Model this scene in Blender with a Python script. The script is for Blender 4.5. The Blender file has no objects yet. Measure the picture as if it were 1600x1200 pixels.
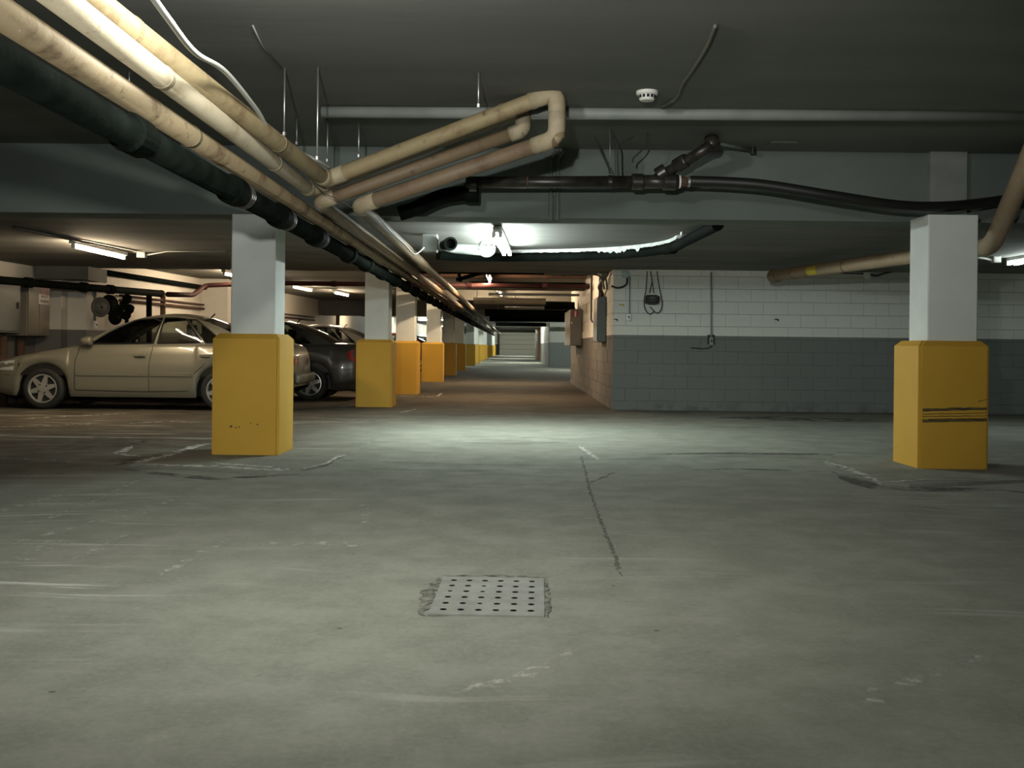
import bpy, bmesh, math, random
from mathutils import Vector, Matrix
random.seed(7)
R = math.radians
S = bpy.context.scene
COL = S.collection

# ------------------------------------------------------------------ camera
F = 1580.0; CX, CY = 803.0, 541.0; ROLL = 0.0109; H = 1.0
cam_d = bpy.data.cameras.new('camera'); cam = bpy.data.objects.new('camera', cam_d); COL.objects.link(cam)
cam_d.sensor_width = 36; cam_d.lens = 36 * F / 1600
cam_d.shift_x = (800 - CX) / 1600; cam_d.shift_y = (CY - 600) / 1600
cam_d.clip_end = 400
cam.matrix_world = Matrix.Translation((0, 0, H)) @ (Matrix.Rotation(R(90), 4, 'X') @ Matrix.Rotation(ROLL, 4, 'Z'))
S.camera = cam

def V(px, py, d):
    """point of the garage seen at photo pixel (px, py), d metres ahead of the camera"""
    dx, dy = px - CX, CY - py
    u = dx * math.cos(ROLL) - dy * math.sin(ROLL); v = dx * math.sin(ROLL) + dy * math.cos(ROLL)
    return Vector((u * d / F, d, H + v * d / F))
def VZ(px, py, z):
    """same, but on the level z"""
    dx, dy = px - CX, CY - py
    v = dx * math.sin(ROLL) + dy * math.cos(ROLL)
    return V(px, py, (z - H) * F / v)

# ------------------------------------------------------------------ world, lights, exposure
w = bpy.data.worlds.new('world'); S.world = w; w.use_nodes = True
w.node_tree.nodes['Background'].inputs[0].default_value = (0.6, 0.7, 0.7, 1)
w.node_tree.nodes['Background'].inputs[1].default_value = 0.002
S.view_settings.view_transform = 'Standard'; S.view_settings.look = 'None'
S.view_settings.exposure = 0.0; S.view_settings.gamma = 1.0; S.view_settings.use_curve_mapping = False

COOL = (0.90, 1.0, 0.93); NEUT = (1.0, 1.0, 0.93); WARM = (1.0, 0.74, 0.47)
def light(name, kind, loc, power, color, rot=(0, 0, 0), **kw):
    d = bpy.data.lights.new(name, kind); d.energy = power; d.color = color
    for k, v in kw.items(): setattr(d, k, v)
    o = bpy.data.objects.new(name, d); COL.objects.link(o); o.location = loc; o.rotation_euler = rot
    return o
# the photographer's work lamp on a stand, just left of and above the camera
sp = light('work_lamp', 'SPOT', (-0.45, -0.1, 1.62), 800, NEUT, spot_size=R(82), spot_blend=0.9, shadow_soft_size=0.05)
sp.rotation_euler = (Vector((-0.6, 9, 2.35)) - sp.location).to_track_quat('-Z', 'Y').to_euler()
# lamp above the near bay, and an added unseen fill behind the camera
light('bay_lamp', 'POINT', (-0.85, 3.85, 2.57), 150, NEUT, shadow_soft_size=0.10)
light('added_fill', 'AREA', (-0.5, -3.0, 2.70), 18, NEUT, shape='RECTANGLE', size=1.5, size_y=0.12)

# ------------------------------------------------------------------ materials
def mat(name, c1, c2=None, rough=0.7, scale=6.0, detail=6.0, lo=0.35, hi=0.65, bump=0.0, bscale=40.0, metal=0.0, stretch=(1, 1, 1), coat=0.0, spec=None):
    m = bpy.data.materials.new(name); m.use_nodes = True; nt = m.node_tree; b = nt.nodes['Principled BSDF']
    b.inputs['Roughness'].default_value = rough; b.inputs['Metallic'].default_value = metal
    if coat: b.inputs['Coat Weight'].default_value = coat; b.inputs['Coat Roughness'].default_value = 0.06
    if spec is not None: b.inputs['Specular IOR Level'].default_value = spec
    if c2 is None:
        b.inputs['Base Color'].default_value = (*c1, 1)
    if c2 is not None or bump:
        tc = nt.nodes.new('ShaderNodeNewGeometry'); mp = nt.nodes.new('ShaderNodeMapping'); mp.inputs['Scale'].default_value = stretch
        nt.links.new(tc.outputs['Position'], mp.inputs[0])
    if c2 is not None:
        n = nt.nodes.new('ShaderNodeTexNoise'); n.inputs['Scale'].default_value = scale; n.inputs['Detail'].default_value = detail
        nt.links.new(mp.outputs[0], n.inputs['Vector'])
        r = nt.nodes.new('ShaderNodeValToRGB'); r.color_ramp.elements[0].position = lo; r.color_ramp.elements[1].position = hi
        r.color_ramp.elements[0].color = (*c1, 1); r.color_ramp.elements[1].color = (*c2, 1)
        nt.links.new(n.outputs[0], r.inputs[0]); nt.links.new(r.outputs[0], b.inputs['Base Color'])
    if bump:
        n2 = nt.nodes.new('ShaderNodeTexNoise'); n2.inputs['Scale'].default_value = bscale; n2.inputs['Detail'].default_value = 4
        nt.links.new(mp.outputs[0], n2.inputs['Vector'])
        bp = nt.nodes.new('ShaderNodeBump'); bp.inputs['Strength'].default_value = bump; bp.inputs['Distance'].default_value = 0.01
        nt.links.new(n2.outputs[0], bp.inputs['Height']); nt.links.new(bp.outputs[0], b.inputs['Normal'])
    return m
def emit(name, color, strength):
    m = bpy.data.materials.new(name); m.use_nodes = True; b = m.node_tree.nodes['Principled BSDF']
    b.inputs['Base Color'].default_value = (0.8, 0.8, 0.8, 1)
    b.inputs['Emission Color'].default_value = (*color, 1); b.inputs['Emission Strength'].default_value = strength
    return m
class NT:
    def __init__(s, m): s.t = m.node_tree
    def n(s, kind, **kw):
        x = s.t.nodes.new(kind)
        for k, v in kw.items(): setattr(x, k, v)
        return x
    def l(s, a, b): s.t.links.new(a, b)
    def math(s, op, a, b=None, clamp=False):
        x = s.n('ShaderNodeMath', operation=op, use_clamp=clamp)
        for i, q in enumerate((a, b)):
            if q is None: continue
            if isinstance(q, (int, float)): x.inputs[i].default_value = q
            else: s.l(q, x.inputs[i])
        return x.outputs[0]
    def sstep(s, v, a, b):
        x = s.n('ShaderNodeMapRange', interpolation_type='SMOOTHSTEP')
        s.l(v, x.inputs[0]); x.inputs[1].default_value = a; x.inputs[2].default_value = b
        return x.outputs[0]
    def noise(s, vec, scale, detail=5, rough=0.55):
        x = s.n('ShaderNodeTexNoise'); x.inputs['Scale'].default_value = scale; x.inputs['Detail'].default_value = detail; x.inputs['Roughness'].default_value = rough
        s.l(vec, x.inputs['Vector']); return x.outputs[0]
    def mapping(s, vec, scale=(1, 1, 1), rot=(0, 0, 0), loc=(0, 0, 0)):
        x = s.n('ShaderNodeMapping'); x.inputs['Scale'].default_value = scale; x.inputs['Rotation'].default_value = rot; x.inputs['Location'].default_value = loc
        s.l(vec, x.inputs[0]); return x.outputs[0]
    def mix(s, fac, a, b):
        x = s.n('ShaderNodeMix', data_type='RGBA')
        if isinstance(fac, (int, float)): x.inputs[0].default_value = fac
        else: s.l(fac, x.inputs[0])
        for i, q in ((6, a), (7, b)):
            if isinstance(q, tuple): x.inputs[i].default_value = (*q, 1)
            else: s.l(q, x.inputs[i])
        return x.outputs[2]

def floor_material():
    m = bpy.data.materials.new('worn_concrete'); m.use_nodes = True; g = NT(m); b = m.node_tree.nodes['Principled BSDF']
    P = g.n('ShaderNodeNewGeometry').outputs['Position']
    sx = g.n('ShaderNodeSeparateXYZ'); g.l(P, sx.inputs[0]); X, Y = sx.outputs[0], sx.outputs[1]
    big = g.noise(P, 0.55, 4); mid = g.noise(P, 3.0, 8, 0.65); fine = g.noise(P, 38, 6, 0.75)
    c = g.mix(g.sstep(mid, 0.3, 0.7), (0.188, 0.195, 0.159), (0.252, 0.258, 0.216))
    c = g.mix(g.math('MULTIPLY', g.sstep(big, 0.48, 0.78), 0.28), c, (0.150, 0.152, 0.124))
    c = g.mix(g.math('MULTIPLY', g.sstep(fine, 0.40, 0.70), 0.26), c, (0.35, 0.355, 0.31))
    c = g.mix(g.math('MULTIPLY', g.sstep(g.noise(P, 16, 7, 0.75), 0.56, 0.70), 0.35), c, (0.135, 0.138, 0.112))
    # brown road dirt carried in among the bays and down the aisle
    wob = g.math('ADD', Y, g.math('MULTIPLY', g.noise(P, 0.5, 3), 4.0))
    dirt_aisle = g.sstep(wob, 14.0, 20.0)
    left = g.math('MULTIPLY', g.sstep(g.math('SUBTRACT', wob, g.math('MULTIPLY', X, 0.5)), 10.6, 13.6), g.sstep(g.math('MULTIPLY', X, -1), 0.8, 3.2))
    dirt = g.math('MULTIPLY', g.math('MAXIMUM', dirt_aisle, left), g.math('SUBTRACT', 1.0, g.sstep(Y, 24, 42)))
    brown = g.mix(g.sstep(g.noise(g.mapping(P, (1, 2.5, 1)), 1.6, 8, 0.7), 0.35, 0.65), (0.026, 0.021, 0.014), (0.092, 0.070, 0.046))
    c = g.mix(g.math('MULTIPLY', dirt, 0.92), c, brown)
    # damp dark patches
    damp = g.sstep(g.noise(g.mapping(P, (0.5, 1.6, 1), loc=(3, 1, 0)), 0.8, 7, 0.65), 0.56, 0.66)
    dm = g.math('MULTIPLY', g.sstep(Y, 6.6, 8.0), 0.55)
    c = g.mix(g.math('MULTIPLY', damp, dm), c, (0.075, 0.073, 0.058))
    # salt dragged by tyres: thin curved streaks
    for (rz, sc, off, lo, hi, amt, side) in ((R(-38), (0.55, 9.0, 1), 0.0, 0.58, 0.66, 0.8, -1), (R(-14), (0.45, 7.0, 1), 5.0, 0.60, 0.69, 0.75, -1), (R(30), (0.5, 8.0, 1), 9.0, 0.60, 0.70, 0.3, 1), (R(84), (0.3, 9.0, 1), 2.0, 0.58, 0.70, 0.35, 0)):
        warp = g.n('ShaderNodeVectorMath', operation='ADD')
        wv = g.n('ShaderNodeTexNoise'); wv.inputs['Scale'].default_value = 0.35; g.l(P, wv.inputs['Vector'])
        g.l(P, warp.inputs[0]); g.l(wv.outputs['Color'], warp.inputs[1])
        st = g.sstep(g.noise(g.mapping(warp.outputs[0], sc, (0, 0, rz), (off, off, 0)), 1.0, 6, 0.6), lo, hi)
        gate = g.sstep(g.noise(P, 0.6, 3), 0.42, 0.62)
        st = g.math('MULTIPLY', g.math('MULTIPLY', st, gate), amt)
        if side < 0: st = g.math('MULTIPLY', st, g.sstep(g.math('MULTIPLY', X, -1), 0.6, 2.2))
        if side > 0: st = g.math('MULTIPLY', st, g.sstep(X, 0.5, 2.0))
        st = g.math('MULTIPLY', st, g.math('SUBTRACT', 1.0, g.sstep(Y, 16, 24)))
        c = g.mix(st, c, (0.50, 0.50, 0.45))
    # small dark grit
    vor = g.n('ShaderNodeTexVoronoi', feature='F1'); vor.inputs['Scale'].default_value = 2.6; g.l(P, vor.inputs['Vector'])
    spot = g.math('SUBTRACT', 1.0, g.sstep(vor.outputs['Distance'], 0.02, 0.035))
    c = g.mix(g.math('MULTIPLY', spot, 0.6), c, (0.04, 0.04, 0.035))
    g.l(c, b.inputs['Base Color'])
    b.inputs['Roughness'].default_value = 0.62
    g.l(g.math('SUBTRACT', 0.92, g.math('MULTIPLY', g.sstep(mid, 0.4, 0.7), 0.12)), b.inputs['Roughness']); b.inputs['Specular IOR Level'].default_value = 0.18
    bp = g.n('ShaderNodeBump'); bp.inputs['Strength'].default_value = 0.25; bp.inputs['Distance'].default_value = 0.008
    g.l(g.math('ADD', g.math('MULTIPLY', fine, 0.35), mid), bp.inputs['Height']); g.l(bp.outputs[0], b.inputs['Normal'])
    return m

def wall_paint(name, lower, upper, line=1.2, dirt=0.5):
    """two-tone wall paint: grey dado under off-white, splash dirt near the floor"""
    m = bpy.data.materials.new(name); m.use_nodes = True; g = NT(m); b = m.node_tree.nodes['Principled BSDF']
    P = g.n('ShaderNodeNewGeometry').outputs['Position']
    sx = g.n('ShaderNodeSeparateXYZ'); g.l(P, sx.inputs[0]); Z = sx.outputs[2]
    n1 = g.noise(P, 2.2, 6); n2 = g.noise(P, 14, 5)
    up = g.mix(g.math('MULTIPLY', n2, 0.5), upper, tuple(q * 0.78 for q in upper))
    lw = g.mix(g.math('MULTIPLY', n1, 0.6), lower, tuple(q * 0.72 for q in lower))
    c = g.mix(g.sstep(Z, line - 0.004, line + 0.004), lw, up)
    sp_ = g.math('MULTIPLY', g.math('SUBTRACT', 1.0, g.sstep(Z, 0.0, 0.22)), g.sstep(g.noise(P, 5, 6, 0.7), 0.45, 0.65))
    c = g.mix(g.math('MULTIPLY', sp_, dirt), c, (0.05, 0.05, 0.045))
    g.l(c, b.inputs['Base Color']); b.inputs['Roughness'].default_value = 0.75; b.inputs['Specular IOR Level'].default_value = 0.25
    bp = g.n('ShaderNodeBump'); bp.inputs['Strength'].default_value = 0.2; bp.inputs['Distance'].default_value = 0.004
    g.l(g.noise(P, 70, 4), bp.inputs['Height']); g.l(bp.outputs[0], b.inputs['Normal'])
    return m

def yellow_paint():
    m = bpy.data.materials.new('yellow_paint'); m.use_nodes = True; g = NT(m); b = m.node_tree.nodes['Principled BSDF']
    P = g.n('ShaderNodeNewGeometry').outputs['Position']
    c = g.mix(g.noise(P, 2.0, 5), (0.50, 0.285, 0.030), (0.60, 0.36, 0.050))
    scuff = g.math('MULTIPLY', g.sstep(g.noise(g.mapping(P, (1, 1, 3.5)), 6, 7, 0.75), 0.66, 0.74), 0.5)
    c = g.mix(scuff, c, (0.22, 0.17, 0.08))
    g.l(c, b.inputs['Base Color']); b.inputs['Roughness'].default_value = 0.6; b.inputs['Specular IOR Level'].default_value = 0.3
    bp = g.n('ShaderNodeBump'); bp.inputs['Strength'].default_value = 0.15; bp.inputs['Distance'].default_value = 0.004
    g.l(g.noise(P, 30, 4), bp.inputs['Height']); g.l(bp.outputs[0], b.inputs['Normal'])
    return m

def pipe_cloth(name, light_, dark, amount):
    """painted canvas lagging, rust and water stains in blotches"""
    m = bpy.data.materials.new(name); m.use_nodes = True; g = NT(m); b = m.node_tree.nodes['Principled BSDF']
    P = g.n('ShaderNodeNewGeometry').outputs['Position']
    a = g.noise(P, 3.2, 8, 0.7); f = g.noise(P, 26, 5, 0.7)
    c = g.mix(g.math('MULTIPLY', f, 0.5), light_, tuple(q * 0.72 for q in light_))
    c = g.mix(g.math('MULTIPLY', g.sstep(a, 0.48, 0.68), amount), c, dark)
    c = g.mix(g.math('MULTIPLY', g.sstep(g.noise(P, 11, 8, 0.75), 0.58, 0.68), amount), c, tuple(q * 0.4 for q in dark))
    g.l(c, b.inputs['Base Color']); b.inputs['Roughness'].default_value = 0.6
    bp = g.n('ShaderNodeBump'); bp.inputs['Strength'].default_value = 0.3; bp.inputs['Distance'].default_value = 0.006
    g.l(f, bp.inputs['Height']); g.l(bp.outputs[0], b.inputs['Normal'])
    return m

def deposit(name, c1, c2, cover, scale, soft=0.10):
    """a thin crust that breaks up at its edges"""
    m = bpy.data.materials.new(name); m.use_nodes = True; g = NT(m); t = m.node_tree; b = t.nodes['Principled BSDF']; out = t.nodes['Material Output']
    P = g.n('ShaderNodeNewGeometry').outputs['Position']
    g.l(g.mix(g.noise(P, 9, 6), c1, c2), b.inputs['Base Color']); b.inputs['Roughness'].default_value = 0.9
    tr = g.n('ShaderNodeBsdfTransparent'); mx = g.n('ShaderNodeMixShader')
    g.l(g.sstep(g.noise(P, scale, 8, 0.72), cover - 0.07, cover + soft), mx.inputs[0]); g.l(tr.outputs[0], mx.inputs[1]); g.l(b.outputs[0], mx.inputs[2]); g.l(mx.outputs[0], out.inputs['Surface'])
    return m

def glass_material(name, tint, strength=1.0):
    m = bpy.data.materials.new(name); m.use_nodes = True; g = NT(m); t = m.node_tree
    t.nodes.remove(t.nodes['Principled BSDF']); out = t.nodes['Material Output']
    tr = g.n('ShaderNodeBsdfTransparent'); tr.inputs[0].default_value = (*tint, 1)
    gl = g.n('ShaderNodeBsdfGlossy'); gl.inputs['Roughness'].default_value = 0.02
    fr = g.n('ShaderNodeFresnel'); fr.inputs['IOR'].default_value = 1.55
    mx = g.n('ShaderNodeMixShader'); g.l(fr.outputs[0], mx.inputs[0]); g.l(tr.outputs[0], mx.inputs[1]); g.l(gl.outputs[0], mx.inputs[2])
    g.l(mx.outputs[0], out.inputs['Surface'])
    return m

M = {}
M['floor'] = floor_material()
M['ceil'] = mat('grey_ceiling_paint', (0.115, 0.124, 0.112), (0.160, 0.168, 0.152), 0.85, 1.4, 8, 0.3, 0.7, bump=0.15, bscale=9, stretch=(0.35, 1.5, 1))
M['soffit'] = mat('raw_concrete_soffit', (0.115, 0.114, 0.098), (0.19, 0.188, 0.168), 0.85, 1.3, 9, 0.3, 0.7, bump=0.15, bscale=9, stretch=(0.35, 1.5, 1))
M['beam'] = mat('blue_grey_beam_paint', (0.115, 0.138, 0.128), (0.148, 0.174, 0.162), 0.8, 1.8, 7, 0.3, 0.7, bump=0.1, bscale=14)
M['wallR'] = wall_paint('block_wall_paint', (0.165, 0.180, 0.168), (0.64, 0.66, 0.60))
M['wallS'] = wall_paint('aisle_wall_paint', (0.145, 0.132, 0.115), (0.74, 0.71, 0.64))
M['wallL'] = wall_paint('bay_wall_paint', (0.17, 0.165, 0.15), (0.70, 0.67, 0.60), 1.2)
M['mortar'] = mat('grey_mortar', (0.10, 0.105, 0.095), (0.17, 0.175, 0.16), 0.9, 9)
M['white'] = mat('white_column_paint', (0.62, 0.66, 0.63), (0.70, 0.74, 0.71), 0.75, 2.5, 6, bump=0.08, bscale=22, spec=0.25)
M['yellow'] = yellow_paint()
M['scrape'] = mat('dark_bumper_scrape', (0.035, 0.035, 0.02), (0.25, 0.17, 0.03), 0.8, 30, 6, 0.45, 0.75, stretch=(0.3, 0.3, 8))
M['lag_light'] = pipe_cloth('cream_pipe_lagging', (0.47, 0.41, 0.295), (0.22, 0.17, 0.08), 0.5)
M['lag_tan'] = pipe_cloth('tan_pipe_lagging', (0.31, 0.245, 0.135), (0.13, 0.078, 0.036), 0.65)
M['lag_stain'] = pipe_cloth('rust_stained_lagging', (0.20, 0.155, 0.088), (0.06, 0.032, 0.014), 0.9)
M['lag_dark'] = pipe_cloth('brown_stained_lagging', (0.19, 0.135, 0.08), (0.09, 0.05, 0.028), 0.6)
M['lag_brown'] = pipe_cloth('brown_pipe_lagging', (0.38, 0.29, 0.19), (0.21, 0.13, 0.07), 0.45)
M['cap'] = mat('chalky_elbow_cover', (0.40, 0.34, 0.24), (0.32, 0.26, 0.165), 0.7, 9, bump=0.2, bscale=40)
M['iron'] = mat('tarred_cast_iron', (0.0025, 0.004, 0.003), (0.006, 0.008, 0.0065), 0.75, 7, 6, bump=0.35, bscale=30, spec=0.04)
M['black'] = mat('black_rubber', (0.012, 0.013, 0.012), None, 0.5)
M['blacksteel'] = mat('black_steel', (0.014, 0.014, 0.013), (0.04, 0.034, 0.028), 0.35, 12)
M['rust'] = mat('rusty_steel', (0.10, 0.045, 0.02), (0.06, 0.04, 0.03), 0.8, 15)
M['steel'] = mat('zinc_rod', (0.55, 0.56, 0.54), None, 0.4, metal=0.85)
M['conduit'] = mat('painted_conduit', (0.20, 0.22, 0.205), (0.26, 0.28, 0.26), 0.6, 4)
M['cable_white'] = mat('white_cable', (0.62, 0.62, 0.58), None, 0.5)
M['cable_dark'] = mat('dark_cable', (0.03, 0.03, 0.026), None, 0.6)
M['olive'] = mat('olive_cable', (0.10, 0.10, 0.075), None, 0.6)
M['red'] = mat('red_pipe_paint', (0.026, 0.0045, 0.0035), (0.016, 0.0035, 0.003), 0.7, 6, spec=0.2)
M['plastic'] = mat('white_plastic', (0.72, 0.72, 0.68), None, 0.45)
M['slot'] = mat('dark_slot', (0.01, 0.01, 0.01), None, 0.8)
M['panelgrey'] = mat('grey_enamel', (0.075, 0.09, 0.085), None, 0.45)
M['cabinet'] = mat('beige_enamel', (0.15, 0.135, 0.105), None, 0.5)
M['ductgrey'] = mat('grey_duct_paint', (0.095, 0.10, 0.09), (0.075, 0.08, 0.072), 0.7, 3)
M['signred'] = mat('sign_red', (0.28, 0.035, 0.03), None, 0.5)
M['signwhite'] = mat('sign_white', (0.62, 0.60, 0.54), None, 0.5)
M['ink'] = mat('sign_ink', (0.03, 0.03, 0.03), None, 0.6)
M['tagyellow'] = mat('tag_yellow', (0.45, 0.36, 0.03), None, 0.6)
M['bluebox'] = mat('pale_blue_box', (0.30, 0.40, 0.42), None, 0.6)
M['salt'] = deposit('salt_crust', (0.62, 0.62, 0.56), (0.40, 0.40, 0.35), 0.42, 14)
M['streak'] = deposit('dragged_salt', (0.46, 0.46, 0.40), (0.32, 0.325, 0.275), 0.45, 11, 0.20)
M['damp'] = deposit('damp_stain', (0.055, 0.053, 0.042), (0.09, 0.087, 0.07), 0.45, 4.0, 0.20)
M['crack'] = deposit('dirt_in_crack', (0.075, 0.075, 0.06), (0.13, 0.13, 0.105), 0.46, 12)
M['pad'] = M['floor']
M['plate'] = mat('worn_steel_plate', (0.185, 0.19, 0.162), (0.25, 0.252, 0.222), 0.6, 9, 6, metal=0.15, bump=0.1)
M['rim_dirt'] = mat('broken_concrete_rim', (0.06, 0.06, 0.05), (0.22, 0.22, 0.18), 0.9, 22, 8, bump=0.6, bscale=60)
M['doorpanel'] = mat('cream_door_panel', (0.50, 0.48, 0.40), None, 0.6)
M['browndoor'] = mat('brown_wood', (0.20, 0.12, 0.06), None, 0.6)
M['insul'] = mat('torn_insulation', (0.62, 0.64, 0.62), (0.4, 0.42, 0.4), 0.9, 20)
M['tyre'] = mat('tyre_rubber', (0.012, 0.012, 0.011), None, 0.75)
M['alloy'] = mat('alloy_wheel', (0.55, 0.54, 0.49), None, 0.35, metal=0.7)
M['hub_dark'] = mat('wheel_recess', (0.015, 0.015, 0.014), None, 0.7)
M['paint_beige'] = mat('champagne_car_paint', (0.20, 0.188, 0.14), None, 0.35, metal=0.25, coat=0.6)
M['paint_dark'] = mat('graphite_car_paint', (0.055, 0.055, 0.05), None, 0.3, metal=0.3, coat=0.7)
M['paint_silver'] = mat('silver_car_paint', (0.33, 0.32, 0.29), None, 0.3, metal=0.4, coat=0.6)
M['paint_red'] = mat('red_car_paint', (0.30, 0.03, 0.03), None, 0.3, coat=0.6)
M['trim'] = mat('black_car_trim', (0.012, 0.012, 0.011), None, 0.4)
M['interior'] = mat('dark_upholstery', (0.035, 0.033, 0.028), None, 0.85)
M['glass'] = glass_material('car_glass', (0.42, 0.44, 0.40))
M['tail'] = mat('red_lens', (0.32, 0.012, 0.012), None, 0.15, coat=0.8)
M['amber'] = mat('orange_lens', (0.45, 0.07, 0.02), None, 0.2, coat=0.6)
M['lens'] = mat('clear_lens', (0.55, 0.56, 0.54), None, 0.1, coat=0.8)
M['tube_cold'] = emit('cold_fluorescent_tube', (0.88, 1.0, 0.97), 235)
M['tube_side'] = emit('dim_cold_tube', (0.88, 1.0, 0.97), 30)
M['tube_warm'] = emit('warm_fluorescent_tube', (1.0, 0.78, 0.52), 210)
M['tube_aisle'] = emit('amber_fluorescent_tube', (1.0, 0.72, 0.46), 500)
M['tube_far'] = emit('pale_fluorescent_tube', (0.95, 1.0, 0.88), 1080)
M['fixture'] = mat('white_fixture_enamel', (0.55, 0.56, 0.54), None, 0.5)

# ------------------------------------------------------------------ mesh helpers
def link(name, bm, m, parent=None, smooth=False):
    me = bpy.data.meshes.new(name); bmesh.ops.recalc_face_normals(bm, faces=bm.faces); bm.to_mesh(me); bm.free()
    if smooth:
        for p in me.polygons: p.use_smooth = True
    o = bpy.data.objects.new(name, me); COL.objects.link(o)
    if m is not None: me.materials.append(m if not isinstance(m, str) else M[m])
    if parent is not None: o.parent = parent
    return o
def tag(o, label=None, cat=None, group=None, kind=None):
    if label: o['label'] = label
    if cat: o['category'] = cat
    if group: o['group'] = group
    if kind: o['kind'] = kind
    return o
def empty(name, loc=(0, 0, 0)):
    o = bpy.data.objects.new(name, None); COL.objects.link(o); o.location = loc; o.empty_display_size = 0.1; return o
def box(bm, x0, x1, y0, y1, z0, z1):
    v = [bm.verts.new(p) for p in ((x0, y0, z0), (x1, y0, z0), (x1, y1, z0), (x0, y1, z0), (x0, y0, z1), (x1, y0, z1), (x1, y1, z1), (x0, y1, z1))]
    for f in ((0, 3, 2, 1), (4, 5, 6, 7), (0, 1, 5, 4), (1, 2, 6, 5), (2, 3, 7, 6), (3, 0, 4, 7)): bm.faces.new([v[i] for i in f])
    return v
def bevel(bm, amt, seg=1):
    bmesh.ops.bevel(bm, geom=list(bm.edges), offset=amt, segments=seg, affect='EDGES', profile=0.5)
def box_obj(name, x0, x1, y0, y1, z0, z1, m, parent=None, bev=0.0):
    bm = bmesh.new(); box(bm, x0, x1, y0, y1, z0, z1)
    if bev: bevel(bm, bev)
    return link(name, bm, m, parent)
def lathe(bm, prof, n=20, mtx=None, cap=True):
    """prof: list of (radius, z) about the local z axis"""
    rings = []
    for (r, z) in prof:
        if r < 1e-6: rings.append([bm.verts.new((0, 0, z))])
        else: rings.append([bm.verts.new((r * math.cos(2 * math.pi * k / n), r * math.sin(2 * math.pi * k / n), z)) for k in range(n)])
    for a, b in zip(rings, rings[1:]):
        for k in range(n):
            k2 = (k + 1) % n
            if len(a) == 1 and len(b) == 1: continue
            if len(a) == 1: bm.faces.new((a[0], b[k], b[k2]))
            elif len(b) == 1: bm.faces.new((a[k], a[k2], b[0]))
            else: bm.faces.new((a[k], a[k2], b[k2], b[k]))
    for e, ring in ((0, rings[0]), (1, rings[-1])):
        if cap and len(ring) > 1: bm.faces.new(ring if e else ring[::-1])
    if mtx is not None:
        vs = [v for r in rings for v in r]; bmesh.ops.transform(bm, matrix=mtx, verts=vs)
def axis_mtx(p, d):
    return Matrix.Translation(p) @ Vector(d).to_track_quat('Z', 'Y').to_matrix().to_4x4()
def fillet(pts, rb, seg=6):
    out = [Vector(pts[0])]
    for i in range(1, len(pts) - 1):
        a, p, b = Vector(pts[i - 1]), Vector(pts[i]), Vector(pts[i + 1])
        u, v = (a - p), (b - p); k = min(rb, u.length * 0.45, v.length * 0.45)
        u.normalize(); v.normalize(); p0, p1 = p + u * k, p + v * k
        for s in range(seg + 1):
            t = s / seg; out.append(p0 * (1 - t) ** 2 + p * 2 * t * (1 - t) + p1 * t * t)
    out.append(Vector(pts[-1])); return out
def tube(bm, pts, r, n=12, rb=0.0, seg=6, cap=True):
    P = fillet(pts, rb, seg) if rb > 0 else [Vector(p) for p in pts]
    t0 = (P[1] - P[0]).normalized(); up = Vector((0, 0, 1)) if abs(t0.z) < 0.9 else Vector((1, 0, 0))
    nrm = (up - t0 * up.dot(t0)).normalized(); rings = []; prev = t0
    for i, p in enumerate(P):
        if i == 0: t = t0
        elif i == len(P) - 1: t = (P[i] - P[i - 1]).normalized()
        else:
            t = ((P[i] - P[i - 1]).normalized() + (P[i + 1] - P[i]).normalized())
            t = t.normalized() if t.length > 1e-6 else prev
        q = prev.rotation_difference(t); nrm = q @ nrm; nrm = (nrm - t * nrm.dot(t)).normalized(); bi = t.cross(nrm); prev = t
        rr = r(i / (len(P) - 1)) if callable(r) else r
        rings.append([bm.verts.new(p + (nrm * math.cos(2 * math.pi * k / n) + bi * math.sin(2 * math.pi * k / n)) * rr) for k in range(n)])
    for a, b in zip(rings, rings[1:]):
        for k in range(n): bm.faces.new((a[k], a[(k + 1) % n], b[(k + 1) % n], b[k]))
    if cap: bm.faces.new(rings[0][::-1]); bm.faces.new(rings[-1])
def spline(pts, per=8):
    P = [Vector(p) for p in pts]; out = []
    for i in range(len(P) - 1):
        a = P[max(i - 1, 0)]; b = P[i]; c = P[i + 1]; d = P[min(i + 2, len(P) - 1)]
        for s in range(per):
            t = s / per
            out.append(0.5 * ((2 * b) + (c - a) * t + (2 * a - 5 * b + 4 * c - d) * t * t + (3 * b - a - 3 * c + d) * t ** 3))
    out.append(P[-1]); return out
def tube_obj(name, pts, r, m, parent=None, n=12, rb=0.0, curve=False):
    bm = bmesh.new(); tube(bm, spline(pts) if curve else pts, r, n, rb)
    return link(name, bm, m, parent, smooth=True)
def ring_obj(name, p, d, r, length, m, parent=None, n=20, lip=0.0):
    bm = bmesh.new(); h = length / 2
    prof = [(r * 0.9, -h), (r, -h + lip), (r, h - lip), (r * 0.9, h)] if lip else [(r, -h), (r, h)]
    lathe(bm, prof, n, axis_mtx(p, d)); return link(name, bm, m, parent, smooth=False)
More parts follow.
